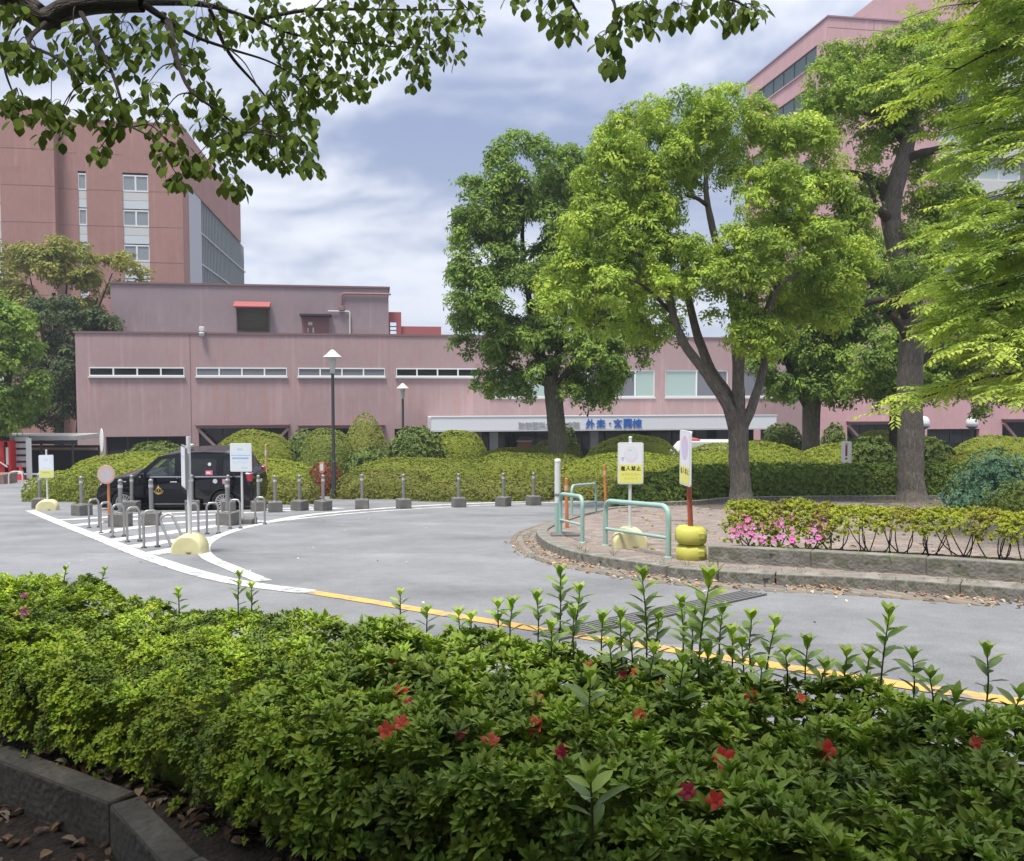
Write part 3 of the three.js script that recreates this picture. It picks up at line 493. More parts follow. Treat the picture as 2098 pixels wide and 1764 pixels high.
{ // pink tower on the east
  const b = tower('pink_tower', 'tall pale pink ward block with dark green ribbon windows above the trees', 24);
  const H = 40.9;
  const bands = []; for (let k = 0; k < 6; k++) bands.push([39.05 - k * 3.62 - 1.75, 39.05 - k * 3.62]);
  const right = []; for (let k = 0; k < 7; k++) right.push([73.4, 92, 38.9 - k * 3.62 - 2.1, 38.9 - k * 3.62]);
  part('front_wall', wallWith(61.4, 93, -1, H, right, 0.5), pinkWall, b);
  for (const r of right) {
    windowIn(b, r, 8, -0.2, [paleBlue, greyGlass, blindGlass], { frame: 0.16, mat: offWhite });
    part('white_band', bx(73.4, 92, r[2] - 1.5, r[2] - 0.02, 0.005, 0.12), offWhite, b);
  }
  const zs = -17.5, sideWall = wallShape(1.6, 18.5, -1, H, bands.map(([a, c]) => [2.1, 16.8, a, c]));
  { const g = new THREE.ExtrudeGeometry(sideWall, { depth: 0.5, bevelEnabled: false }); g.rotateY(Math.PI / 2); g.translate(61.4, 0, 0); part('side_wall', metreUV(g), pinkWall, b); }
  part('corner_wall', bx(61.398, 61.9, -1, H, -1.6, -0.5), pinkWall, b);
  bands.forEach(([a, c]) => { const w = part('window', [bx(61.5, 61.56, a, a + 0.08, -16.8, -2.1), bx(61.5, 61.56, c - 0.08, c, -16.8, -2.1), ...[0, 1, 2, 3, 4, 5, 6].map((i) => bx(61.5, 61.56, a + 0.08, c - 0.08, -2.18 - i * 2.43, -2.1 - i * 2.43))], darkSteel, b); for (let i = 0; i < 6; i++) part('pane', bx(61.56, 61.6, a, c, -4.55 - i * 2.43, -2.12 - i * 2.43), greenGlass, w); part('sill', bx(61.28, 61.5, a - 0.14, a - 0.01, -16.85, -2.05), pinkWall, w); });
  part('coping', [bx(61.3, 93, H, H + 0.15, -0.5, 0.1), bx(61.3, 61.95, H, H + 0.15, -18.6, -0.5)], plain(0.33, 0.2, 0.22, 0.6), b);
  part('panel_joint', [bx(66.2, 66.25, 20, H, -0.01, 0.008)], coping, b);
  part('panel_joint', [bx(61.41, 73.3, 39.9, 39.95, -0.01, 0.008)], coping, b);
  part('roof_house', [bx(70.8, 92, H - 0.5, 46.5, -14, -5)], pinkWall, b);
  part('roof_house_joint', [bx(76, 76.06, H, 46.5, -4.99, -4.98)], coping, b);
  part('roof', bx(61.9, 93, H - 0.7, H - 0.5, -18, -0.5), plain(0.2, 0.2, 0.2, 0.9), b);
}

// ---------------------------------------------------------------- trees
const RB = rng(77);
const camphorBunches = [0, 1, 2].map(() => bunch(RB, 16, 0.12, 0.055, 0.17, 0.55));
const smallBunches = [0, 1].map(() => bunch(RB, 14, 0.15, 0.07, 0.22, 0.35));
// leaf bunches on puffs on lobes; lobes are [centre, rx, ry, rz]
function crownPoints(lobes, R, o) {
  const out = [];
  const depth = (p, skip) => { let m = 9; lobes.forEach(([c, rx, ry, rz], i) => { if (i === skip) return; m = Math.min(m, Math.hypot((p.x - c.x) / rx, (p.y - c.y) / ry, (p.z - c.z) / rz)); }); return m; };
  lobes.forEach(([c, rx, ry, rz], li) => {
    const area = 4 * Math.PI * ((rx * ry) ** 1.6 / 3 + (rx * rz) ** 1.6 / 3 + (ry * rz) ** 1.6 / 3) ** (1 / 1.6), n = Math.round(area * o.puffs);
    for (let k = 0; k < n; k++) {
      const d = V(R() - 0.5, R() - 0.42, R() - 0.5).normalize(), f = 0.72 + 0.3 * R(), p = V(c.x + d.x * rx * f, c.y + d.y * ry * f, c.z + d.z * rz * f);
      if (depth(p, li) < 0.62) continue;
      const pr = o.puff * (0.65 + 0.7 * R()), tone = R(), m = Math.round(o.bunches * (pr / o.puff) ** 2);
      const base = mixc(o.dark, o.light, clamp(tone * 0.9 + 0.1));
      for (let i = 0; i < m; i++) {
        const e = V(R() - 0.5, R() - 0.36, R() - 0.5).normalize(), rr = pr * (0.55 + 0.5 * R());
        const q = V(p.x + e.x * rr, p.y + e.y * rr * 0.8, p.z + e.z * rr), dir = e.clone().multiplyScalar(0.6).add(V(0, 0.55, 0)).add(V(R() - 0.5, R() - 0.5, R() - 0.5).multiplyScalar(0.5)).normalize();
        out.push([q, dir, R() * 6.28, (0.75 + 0.5 * R()) * (o.size ?? 1), tint(base, R, 0.16, 0.08)]);
      }
    }
  });
  return out;
}
function crownOf(parent, lobes, R, o, bunches, mat) {
  const all = crownPoints(lobes, R, o), c = new THREE.Group(); c.name = 'crown'; parent.add(c);
  bunches.forEach((g, i) => scatter('leaves', g, mat, all.filter((_, k) => k % bunches.length === i), c));
}
const rel = (t, p) => p.clone().sub(t.position);
// a lobe sighted on the plate: x, y, radii in plate units, distance, depth radius in metres
const lobesAt = (t, list, d) => list.map(([x, y, rx, ry, dz = 0, rz]) => { const k = d / FOCAL; return [rel(t, at(x, y, d + dz)), rx * k, ry * k, rz ?? Math.max(rx, ry) * k * 0.9]; });
const limbAt = (t, pts, radii, d, seed = 1, rad = 10) => taper(pts.map(([x, y, dz = 0]) => rel(t, at(x, y, d + dz))), radii, rad, 5, 0.16, seed);

{ // rounded dark camphor behind the shrubs
  const base = at(1142, 900, 34); base.y = groundY(-34) - 0.1;
  const t = thing('camphor_tree', 'dense rounded green tree in front of the canopy lettering', 'tree', base);
  const R = rng(31), d = 34;
  part('trunk', taper([V(0, -0.2, 0), V(0, 0.5, 0), V(0.02, 1.6, 0), rel(t, at(1135, 825, d)), rel(t, at(1128, 770, d))], [0.52, 0.4, 0.37, 0.36, 0.3], 14, 5, 0.1, 4), bark, t);
  for (const [p, r, s] of [[[[1132, 800], [1112, 740], [1098, 680, 0.3], [1082, 600, 0.4], [1070, 480], [1080, 400]], [0.24, 0.2, 0.16, 0.12, 0.08, 0.04], 2], [[[1135, 800], [1165, 760, -0.5], [1200, 720, -0.8], [1230, 660]], [0.2, 0.14, 0.1, 0.05], 5], [[[1130, 780], [1150, 700, 0.6], [1160, 600], [1180, 480]], [0.2, 0.15, 0.1, 0.05], 6], [[[1112, 740], [1060, 690, -0.5], [1010, 640, -0.6], [975, 580]], [0.13, 0.1, 0.07, 0.04], 7], [[[1128, 790], [1080, 770], [1030, 740]], [0.14, 0.09, 0.05], 8]]) part('limb', limbAt(t, p, r, d, s), darkBark, t);
  crownOf(t, lobesAt(t, [[1075, 365, 92, 76], [1005, 425, 72, 80], [1150, 380, 80, 80, 0.5], [1225, 400, 90, 100, 1.5], [1005, 520, 82, 80], [1090, 500, 100, 90], [1190, 520, 90, 90, 0.5], [970, 600, 58, 66, -0.4], [1060, 620, 90, 80, -0.6], [1170, 640, 100, 90], [985, 690, 52, 56], [1070, 730, 84, 58, -0.5], [1190, 740, 88, 66, -0.3], [1275, 720, 62, 56, 0.4], [1215, 795, 62, 40, 0.6], [1040, 785, 60, 28, 0.3], [1250, 590, 70, 110, 1]], d), R, { puffs: 1.05, puff: 0.52, bunches: 20, dark: [0.12, 0.21, 0.035], light: [0.29, 0.43, 0.07], size: 1.4 }, camphorBunches, leaf);
}
{ // bright spreading camphor on the island
  const base = at(1517, 1046, 23.9); base.y = groundY(-23.9) + 0.05;
  const t = thing('camphor_tree', 'many-stemmed yellow-green tree standing on the island by the box hedge end', 'tree', base);
  const R = rng(41), d = 23.9;
  part('trunk', taper([V(-0.02, -0.15, 0), V(0, 0.12, 0), V(0, 0.5, 0), rel(t, at(1515, 960, d)), rel(t, at(1513, 890, d)), rel(t, at(1513, 838, d))], [0.46, 0.36, 0.29, 0.27, 0.27, 0.24], 16, 6, 0.12, 9), bark, t);
  const limbs = [
    [[[1508, 880], [1492, 834, -0.2], [1451, 770, -0.3], [1399, 700, -0.4], [1376, 630, -0.3], [1372, 590, -0.2], [1340, 540, 0]], [0.2, 0.17, 0.14, 0.12, 0.1, 0.07, 0.04]],
    [[[1508, 870], [1490, 812, 0.2], [1457, 758, 0.3], [1428, 683, 0.4], [1405, 583, 0.3], [1392, 500, 0.3]], [0.2, 0.17, 0.14, 0.12, 0.09, 0.05]],
    [[[1512, 860], [1513, 800], [1510, 712, 0.1], [1505, 640, 0.2], [1490, 570, 0.3], [1469, 502, 0.2], [1448, 408, 0.1], [1446, 330, 0]], [0.19, 0.17, 0.15, 0.13, 0.12, 0.1, 0.08, 0.05]],
    [[[1514, 800], [1521, 717, -0.2], [1562, 659, -0.4], [1597, 583, -0.5], [1638, 560, -0.5]], [0.14, 0.12, 0.1, 0.09, 0.05]],
    [[[1518, 880], [1540, 834, -0.1], [1568, 735, 0.2], [1574, 677, 0.3], [1600, 560, 0.5], [1585, 440, 0.4]], [0.17, 0.13, 0.1, 0.09, 0.07, 0.04]],
    [[[1570, 725, 0.1], [1600, 690], [1640, 668, -0.3]], [0.08, 0.07, 0.05]],
    [[[1562, 659, -0.4], [1546, 640, -0.5], [1538, 628, -0.5]], [0.08, 0.07, 0.06]],
    [[[1392, 520, 0.3], [1350, 480, 0], [1290, 455, -0.3]], [0.06, 0.045, 0.02]], [[[1372, 590], [1310, 520, -0.8], [1260, 515, -1]], [0.06, 0.045, 0.02]], [[[1376, 640], [1300, 575, -1], [1240, 572, -1.2]], [0.06, 0.04, 0.02]], [[[1448, 420], [1425, 405, -0.4], [1408, 402, -0.6]], [0.06, 0.05, 0.04]], [[[1585, 470, 0.4], [1592, 400], [1570, 330]], [0.06, 0.045, 0.025]],
  ];
  limbs.forEach(([p, r], i) => part('limb', limbAt(t, p, r, d, i + 3), i < 6 ? bark : darkBark, t));
  crownOf(t, lobesAt(t, [[1310, 300, 95, 70], [1400, 250, 80, 56], [1500, 250, 88, 58, 0.3], [1270, 380, 78, 72], [1350, 370, 90, 80, 0.5], [1560, 330, 70, 80, 0.4], [1640, 330, 84, 80, 0.8], [1665, 440, 84, 80, 0.4], [1590, 420, 66, 70, -0.4], [1225, 480, 86, 66, -0.3], [1300, 450, 80, 60, 0.2], [1330, 540, 72, 60, 0.2], [1185, 590, 72, 66, -0.3], [1260, 620, 88, 62, -0.5], [1380, 545, 68, 52, -0.8], [1160, 640, 48, 42, -0.4], [1340, 655, 52, 46, 0.3], [1540, 530, 80, 52, -0.6], [1620, 510, 76, 60, -0.4], [1720, 540, 64, 66, -0.2], [1500, 600, 62, 50, -0.8], [1590, 625, 50, 40, 0.7], [1690, 620, 60, 44, 0.2], [1540, 690, 62, 42, -0.3], [1500, 655, 46, 34, -0.7], [1720, 480, 50, 50, 0.5], [1440, 300, 70, 46, 0.9], [1470, 560, 40, 30, -0.4]], d), R, { puffs: 1.9, puff: 0.44, bunches: 19, dark: [0.22, 0.33, 0.035], light: [0.52, 0.66, 0.09] }, camphorBunches, leaf);
}
{ // tall tree on the island beside the lamp post
  const base = at(1868, 1036, 25.9); base.y = groundY(-25.9) + 0.05;
  const t = thing('camphor_tree', 'tall single-trunked tree with black lopped limbs beside the grey lamp post', 'tree', base);
  const R = rng(51), d = 25.9;
  part('trunk', taper([V(0, -0.15, 0), V(0, 0.1, 0), V(0, 0.4, 0), rel(t, at(1866, 960, d)), rel(t, at(1864, 800, d)), rel(t, at(1868, 700, d)), rel(t, at(1862, 600, d)), rel(t, at(1836, 500, d)), rel(t, at(1826, 440, d)), rel(t, at(1838, 370, d)), rel(t, at(1858, 297, d)), rel(t, at(1872, 240, d)), rel(t, at(1860, 170, d))], [0.6, 0.46, 0.4, 0.37, 0.36, 0.34, 0.3, 0.28, 0.28, 0.25, 0.22, 0.16, 0.07], 16, 4, 0.12, 6), bark, t);
  const limbs = [[[[1828, 455], [1800, 432, -0.3], [1754, 413, -0.5], [1700, 400, -0.6]], [0.16, 0.13, 0.1, 0.07]], [[[1828, 440], [1798, 375, 0.2], [1754, 357, 0.2], [1700, 350], [1655, 352, -0.3]], [0.16, 0.14, 0.1, 0.07, 0.03]], [[[1850, 330], [1890, 313, -0.3], [1926, 306, -0.4], [1960, 297, -0.5]], [0.14, 0.12, 0.11, 0.09]], [[[1864, 660], [1840, 622, -0.4], [1800, 615, -0.6], [1762, 627, -0.7]], [0.15, 0.12, 0.1, 0.08]], [[[1862, 700], [1835, 655, -0.4], [1822, 640, -0.5]], [0.12, 0.1, 0.08]], [[[1858, 297], [1820, 245, 0.3], [1795, 210, 0.4], [1790, 150]], [0.13, 0.12, 0.13, 0.06]], [[[1820, 245], [1770, 228, -0.4], [1745, 232, -0.5]], [0.1, 0.11, 0.08]], [[[1872, 760], [1910, 720, 0.3], [1960, 700, 0.4], [2030, 735]], [0.12, 0.09, 0.06, 0.03]], [[[1754, 413, -0.5], [1735, 380, -0.5], [1720, 360]], [0.05, 0.04, 0.02]], [[[1800, 432, -0.3], [1785, 390, -0.5], [1775, 365]], [0.06, 0.05, 0.03]]];
  limbs.forEach(([p, r], i) => part('limb', limbAt(t, p, r, d, i + 13), darkBark, t));
  crownOf(t, lobesAt(t, [[1800, 140, 100, 62], [1880, 120, 90, 56, 0.6], [1720, 190, 62, 58, -0.2], [1890, 220, 76, 62, 0.3], [1790, 195, 60, 38, -0.8], [1830, 275, 46, 44, 0.6], [1950, 190, 66, 70, 0.8], [1690, 250, 42, 40], [1900, 380, 56, 56, 0.7], [1900, 480, 66, 50, 0.2], [1890, 560, 50, 44, -0.7], [1790, 300, 44, 34, 0.8], [1770, 385, 36, 22, 0.6], [1960, 560, 70, 60, 0.5], [1950, 440, 50, 60, 0.8]], d), R, { puffs: 1.7, puff: 0.48, bunches: 19, dark: [0.16, 0.27, 0.035], light: [0.38, 0.52, 0.07] }, camphorBunches, leaf);
}
{ // forked tree behind the mounds
  const base = at(1660, 900, 36); base.y = groundY(-36) - 0.1;
  const t = thing('camphor_tree', 'low-crowned green tree with a forked trunk behind the clipped mounds', 'tree', base);
  const R = rng(61), d = 36;
  part('trunk', taper([V(0, -0.2, 0), V(0, 0.6, 0), V(0.02, 1.4, 0), rel(t, at(1663, 830, d)), rel(t, at(1668, 770, d)), rel(t, at(1672, 690, d))], [0.5, 0.4, 0.37, 0.36, 0.3, 0.16], 14, 5, 0.1, 3), bark, t);
  part('limb', limbAt(t, [[1656, 835], [1640, 805], [1625, 770], [1600, 720]], [0.2, 0.17, 0.14, 0.08], d, 4), darkBark, t); part('limb', limbAt(t, [[1668, 780], [1700, 730], [1740, 690]], [0.2, 0.14, 0.08], d, 5), darkBark, t);
  crownOf(t, lobesAt(t, [[1600, 740, 70, 50], [1680, 700, 80, 60], [1760, 740, 80, 56], [1640, 780, 80, 34], [1740, 800, 76, 40], [1590, 690, 50, 50], [1720, 640, 80, 56], [1800, 690, 66, 60], [1810, 780, 50, 46], [1630, 640, 60, 50], [1660, 590, 60, 50], [1760, 590, 60, 56], [1820, 610, 46, 50], [1780, 530, 56, 50], [1850, 700, 40, 50]], d), R, { puffs: 1.0, puff: 0.5, bunches: 17, dark: [0.13, 0.22, 0.035], light: [0.33, 0.46, 0.07], size: 1.5 }, camphorBunches, leaf);
}
{ // another behind the tall trunk
  const base = at(1838, 900, 33); base.y = groundY(-33) - 0.1;
  const t = thing('camphor_tree', 'shady spreading tree behind the tall trunk, over the globe lamps', 'tree', base);
  const R = rng(71), d = 33;
  part('trunk', taper([V(0, -0.2, 0), V(0, 0.6, 0), rel(t, at(1838, 830, d)), rel(t, at(1832, 760, d)), rel(t, at(1850, 680, d))], [0.42, 0.32, 0.28, 0.24, 0.14], 12, 5, 0.1, 5), darkBark, t);
  part('limb', limbAt(t, [[1834, 770], [1900, 720], [1990, 690]], [0.18, 0.12, 0.06], d, 6), darkBark, t); part('limb', limbAt(t, [[1833, 775], [1800, 730], [1780, 680]], [0.16, 0.1, 0.05], d, 7), darkBark, t);
  crownOf(t, lobesAt(t, [[1800, 740, 60, 60], [1900, 700, 70, 60], [1980, 730, 80, 56], [2060, 760, 70, 50], [1930, 780, 70, 40], [2010, 800, 80, 30], [2090, 700, 70, 70], [1960, 650, 70, 50], [2050, 640, 80, 60], [1770, 800, 50, 34], [1880, 780, 50, 34], [1980, 845, 30, 12], [2130, 770, 60, 60]], d), R, { puffs: 0.95, puff: 0.5, bunches: 16, dark: [0.12, 0.21, 0.03], light: [0.3, 0.42, 0.065], size: 1.45 }, camphorBunches, leaf);
}
{ // unseen trees added behind the camera, shading the bank and what faces it
  for (const [x, z, h, sd] of [[-9, 9.5, 11, 1], [-1.5, 10, 12, 2], [6, 9.5, 11, 3], [13, 8, 10, 4]]) {
    const t = thing('added_bank_tree', 'unseen broad tree added behind the path to shade the bank', 'tree', V(x, PATH_Y - 0.05, z), 0, 'added shade trees behind the path'), R = rng(700 + sd);
    part('trunk', taper([V(0, -0.3, 0), V(0.1, 2.5, 0), V(0, 5, 0.1), V(0.2, h * 0.8, 0)], [0.4, 0.3, 0.24, 0.08], 10, 5, 0.1, sd), darkBark, t);
    const L = []; for (let i = 0; i < 11; i++) { const a = R() * 6.28, r = 3.1 * Math.sqrt(R()); L.push([V(Math.cos(a) * r, 2.0 + (h - 3.4) * R(), Math.sin(a) * r * 0.7), 1.9, 1.5, 1.7]); }
    crownOf(t, L, R, { puffs: 0.5, puff: 0.8, bunches: 14, dark: [0.05, 0.09, 0.02], light: [0.12, 0.18, 0.03], size: 2.2 }, smallBunches, leaf);
  }
}
{ // trees at the west end
  const mk = (label, px, d, lobes, seed, o, tr) => { const base = at(px, 880, d); base.y = groundY(-d) - 0.1; const t = thing('broadleaf_tree', label, 'tree', base), R = rng(seed); const L = lobesAt(t, lobes, d); part('trunk', taper([V(0, -0.3, 0), V(0, 1.5, 0), V(0.1, 3.5, 0), L[0][0].clone()], [tr, tr * 0.8, tr * 0.7, tr * 0.3], 10, 5, 0.12, seed), darkBark, t); for (let i = 1; i < Math.min(6, L.length); i++) part('limb', taper([V(0, 2.6 + i * 0.2, 0), L[i][0].clone().lerp(V(0, 3, 0), 0.5).add(V(0, 0.4, 0)), L[i][0]], [tr * 0.4, tr * 0.25, tr * 0.1], 7, 5, 0.12, seed + i), darkBark, t); crownOf(t, L, R, o, smallBunches, leaf); };
  mk('light feathery tree rising behind the dark evergreen, before the brick tower', 120, 60, [[110, 600, 90, 70], [60, 560, 70, 50], [140, 540, 76, 36], [230, 560, 66, 36], [40, 620, 60, 60], [200, 610, 60, 50], [10, 560, 60, 50], [280, 565, 34, 16], [110, 520, 66, 26]], 81, { puffs: 0.26, puff: 0.7, bunches: 15, dark: [0.18, 0.21, 0.03], light: [0.36, 0.36, 0.065], size: 1.9 }, 0.4);
  mk('dark glossy evergreen tree between the plaster block and the bike shed', 165, 55, [[150, 700, 70, 66], [110, 760, 70, 80], [190, 680, 50, 46], [120, 650, 60, 40], [140, 820, 60, 60], [205, 665, 30, 30], [70, 700, 60, 60], [100, 860, 60, 36], [170, 770, 40, 80]], 82, { puffs: 0.42, puff: 0.6, bunches: 16, dark: [0.045, 0.08, 0.028], light: [0.12, 0.175, 0.05], size: 1.7 }, 0.45);
  mk('bright rounded tree over the red cabinets', 5, 40, [[20, 760, 66, 80], [-30, 690, 90, 80], [30, 690, 48, 56], [55, 810, 36, 40], [-20, 840, 80, 50], [30, 860, 34, 26], [-90, 760, 80, 100]], 83, { puffs: 0.8, puff: 0.5, bunches: 17, dark: [0.12, 0.21, 0.03], light: [0.28, 0.4, 0.06], size: 1.5 }, 0.35);
}

// feathery zelkova reaching in over the island: flat sprays on thin twigs
{
  const t = thing('zelkova_tree', 'feathery fresh-green tree reaching over the island in flat layered sprays', 'tree', V(10.4, groundY(-14) + 0.1, -14)), R = rng(91);
  part('trunk', taper([V(0, -0.2, 0), V(0, 1.2, 0), V(-0.1, 3.2, 0.1), V(-0.1, 5.5, 0.1), V(0.2, 9, 0)], [0.34, 0.27, 0.24, 0.2, 0.1], 14, 6, 0.1, 2), bark, t);
  const spray = (() => { const list = []; for (let i = 0; i < 15; i++) { const s = i / 14, side = i % 2 ? 1 : -1; list.push(turned(leafShape(0.1 * (0.7 + 0.5 * R()), 0.046, 0.12, 0.15, false), 0.25 + (R() - 0.5) * 0.5, side * (0.75 + 0.4 * R()), (R() - 0.5) * 0.5, 0, -0.10 * s * s, s * 0.46)); } list.push(bx(-0.002, 0.002, -0.004, 0, 0, 0.3)); return join(list); })();
  const out = [[], []], limbs = [];
  const boughs = [];
  for (let i = 0; i < 34; i++) { const y = 2.1 + i * 0.24, reach = 2.1 + 1.2 * R() + (i < 8 ? 0.3 : 0), a = Math.PI + (R() - 0.5) * 1.5; boughs.push([y, reach, a]); }
  for (const [y, reach, a] of boughs) {
    const p0 = V(-0.1, y, 0.1), dir = V(Math.cos(a), 0, Math.sin(a)), rise = 0.5 + 0.4 * R(), pts = [0, 0.33, 0.66, 1].map((s) => p0.clone().addScaledVector(dir, reach * s).add(V(0, rise * Math.sin(s * 2.2) - 0.5 * s * s, (R() - 0.5) * 0.3)));
    limbs.push([pts, [0.06, 0.04, 0.025, 0.01]]);
    const c = new THREE.CatmullRomCurve3(pts);
    for (let k = 0; k < 11; k++) {
      const s = 0.3 + 0.7 * (k + R() * 0.8) / 11, q = c.getPoint(Math.min(1, s)), b = a + (k % 2 ? 1 : -1) * (0.4 + R() * 0.9), len = 0.5 + R() * 0.9, tw = V(Math.cos(b), -0.12 - 0.2 * R(), Math.sin(b));
      const tip = q.clone().addScaledVector(tw, len); limbs.push([[q, q.clone().addScaledVector(tw, len * 0.5).add(V(0, 0.06, 0)), tip], [0.012, 0.008, 0.004]]);
      const n = 8 + (R() * 6 | 0), tone = R();
      for (let m = 0; m < n; m++) { const w = q.clone().lerp(tip, 0.15 + 0.9 * m / n).add(V((R() - 0.5) * 0.3, (R() - 0.5) * 0.12, (R() - 0.5) * 0.3)); out[0].push([w, V((R() - 0.5) * 0.5, 1, (R() - 0.5) * 0.5).normalize(), Math.PI / 2 - b + (R() - 0.5) * 1.8, 0.8 + 0.5 * R(), tint(mixc([0.3, 0.43, 0.04], [0.55, 0.68, 0.09], clamp(tone * 0.8 + 0.2 * R())), R, 0.14, 0.08)]); }
    }
  }
  limbs.forEach(([p, r]) => { if (r[0] > 0.03) part('limb', taper(p, r, 6, 5), darkBark, t); });
  part('twigs', limbs.filter(([, r]) => r[0] <= 0.03).map(([p, r]) => taper(p, r, 4, 3)), twigMat, t).userData.kind = 'stuff';
  const c = new THREE.Group(); c.name = 'crown'; t.add(c);
  scatter('leaves', spray, leafMat(0.5, 0.85), out[0], c);
}

// the tree that hangs over the photographer
{
  const t = thing('overhanging_tree', 'dark-limbed tree with broad drooping leaves hanging over the bank', 'tree', V(-3.6, PATH_Y - 0.05, 0.9)), R = rng(101), Dp = 4.6;
  const W = (x, y, d) => rel(t, at(x, y, d));
  part('trunk', taper([V(0, -0.2, 0), V(0, 0.3, 0), V(0.05, 1.2, -0.3), V(0.2, 2.4, -1.2), V(0.35, 3.2, -2.6), W(-60, -70, 4.5)], [0.28, 0.22, 0.19, 0.17, 0.13, 0.1], 12, 6, 0.1, 2), darkBark, t);
  part('limb', taper([W(-60, -70, 4.5), W(10, -20, 4.55), W(60, 18, 4.6), W(100, 40, 4.6), W(128, 22, 4.6), W(190, 8, 4.6), W(290, 6, 4.6)], [0.1, 0.075, 0.066, 0.06, 0.055, 0.052, 0.05], 12, 5, 0.1, 3), darkBark, t);
  const boughs = [
    [[290, 6, 4.6], [340, 40, 4.7], [400, 75, 4.8], [470, 100, 4.9], [560, 130, 5.1], [640, 180, 5.2]], [[345, 45, 4.7], [365, 130, 4.5], [395, 190, 4.4], [450, 230, 4.4], [500, 270, 4.4]], [[290, 2, 4.6], [420, 10, 4.9], [520, 40, 5.1], [600, 70, 5.3], [740, 90, 5.5], [880, 100, 5.6]],
    [[160, 15, 4.6], [200, 90, 4.4], [230, 150, 4.3], [250, 210, 4.2], [270, 260, 4.2]], [[430, 20, 4.9], [470, 110, 5.2], [530, 180, 5.4], [590, 260, 5.4]], [[60, 20, 4.6], [20, 60, 4.5], [10, 140, 4.4], [30, 200, 4.4]], [[520, 40, 5.1], [640, 20, 5.4], [800, 20, 5.6], [960, 20, 5.7]],
    [[100, 40, 4.6], [60, 90, 4.3], [120, 120, 4.2], [170, 170, 4.1]], [[960, -60, 5.0], [1120, -20, 4.4], [1180, 20, 4.2], [1190, 40, 4.2]], [[1100, -50, 4.4], [1250, -10, 4.1], [1260, 60, 4.0], [1255, 100, 4.0]], [[1250, -20, 4.1], [1380, -10, 4.2], [1500, 0, 4.3], [1540, 20, 4.3]],
  ].map((p) => p.map(([x, y, d]) => W(x, y, d)));
  boughs.forEach((p, i) => part('bough', taper(p, [i < 3 ? 0.022 : 0.013, 0.011, 0.007, 0.003], 7, 6, 0.1, i), darkBark, t));
  // leaf sprays: [x, y, radius (plate), count, distance]
  const sprays = [[30, 30, 40, 14, 4.4], [30, 110, 40, 18, 4.3], [80, 130, 40, 16, 4.3], [40, 215, 45, 26, 4.4], [105, 220, 30, 14, 4.3], [130, 240, 40, 12, 4.2], [110, 265, 40, 9, 4.2], [150, 80, 50, 22, 4.5], [190, 140, 50, 26, 4.4], [200, 200, 45, 24, 4.3], [230, 240, 45, 26, 4.2], [205, 310, 22, 8, 4.1], [250, 60, 50, 22, 4.6], [270, 120, 50, 26, 4.5], [300, 190, 45, 22, 4.5], [330, 250, 40, 20, 4.4], [350, 310, 40, 22, 4.3], [362, 365, 24, 10, 4.2], [400, 330, 26, 10, 4.3], [330, 60, 50, 18, 4.7], [390, 130, 45, 16, 4.7], [420, 200, 45, 22, 4.6], [450, 260, 50, 36, 4.5], [500, 290, 50, 34, 4.5], [445, 330, 30, 12, 4.4], [480, 375, 30, 12, 4.3], [560, 290, 50, 34, 4.6], [610, 320, 40, 20, 4.6], [640, 340, 22, 7, 4.6], [610, 260, 45, 28, 4.8], [540, 220, 50, 32, 4.8], [600, 190, 50, 36, 5.0], [660, 180, 45, 28, 5.1], [660, 130, 50, 28, 5.2], [720, 170, 35, 16, 5.2], [750, 170, 25, 8, 5.2], [600, 110, 50, 26, 5.2], [540, 60, 50, 22, 5.1], [460, 50, 50, 20, 5.0], [410, 10, 50, 14, 4.9], [640, 50, 50, 28, 5.3], [720, 70, 50, 34, 5.4], [760, 120, 45, 22, 5.4], [800, 60, 50, 36, 5.5], [850, 160, 28, 10, 5.4], [840, 120, 40, 18, 5.5], [880, 60, 50, 34, 5.6], [920, 100, 35, 16, 5.6], [960, 30, 40, 22, 5.7], [560, 10, 50, 20, 5.2], [700, 10, 50, 26, 5.4], [800, 5, 50, 24, 5.6], [900, 5, 50, 26, 5.7],
    [1135, 10, 45, 14, 4.2], [1160, 45, 40, 14, 4.2], [1290, 30, 40, 16, 4.0], [1250, 75, 32, 12, 4.0], [1255, 125, 26, 9, 4.0], [1330, 25, 45, 18, 4.1], [1390, 20, 40, 12, 4.1], [1450, 10, 40, 12, 4.2], [1500, 25, 40, 18, 4.3], [1545, 25, 30, 12, 4.3], [1060, 0, 30, 6, 4.3]];
  const shapes = [leafShape(0.086, 0.058, 0.1, 0.12), leafShape(0.08, 0.058, 0.06, 0.2), leafShape(0.092, 0.054, 0.14, 0.08)], twigs = [], all = [], one = new THREE.Matrix4();
  for (const [x, y, r, n, d] of sprays) {
    const c = W(x, y - r * 0.3, d); let near = null, nd = 9; for (const b of boughs) for (const p of b) { const k = p.distanceTo(c); if (k < nd) { nd = k; near = p; } }
    twigs.push(taper([near, near.clone().lerp(c, 0.5).add(V(0, 0.05, 0.04 * (R() - 0.5))), c], [0.005, 0.0035, 0.002], 4, 4));
    for (let i = 0; i < n * 2.1; i++) {
      const a = R() * 6.283, q = Math.sqrt(R()), p = W(x + Math.cos(a) * r * q, y + Math.sin(a) * r * 0.85 * q, d + (R() - 0.5) * 0.5), face = (R() - 0.5) * 2.6 + (R() < 0.3 ? 3.14 : 0);
      if (R() < 0.35) twigs.push(taper([c, c.clone().lerp(p, 0.5).add(V(0, 0.012, 0)), p], [0.0016, 0.0013, 0.001], 3, 2));
      all.push([p, 0.55 + 0.75 * R(), face, (R() - 0.5) * 0.9, 0.56 + 0.32 * R(), tint(mixc([0.065, 0.1, 0.016], [0.125, 0.18, 0.026], R()), R, 0.12, 0.08)]);
    }
  }
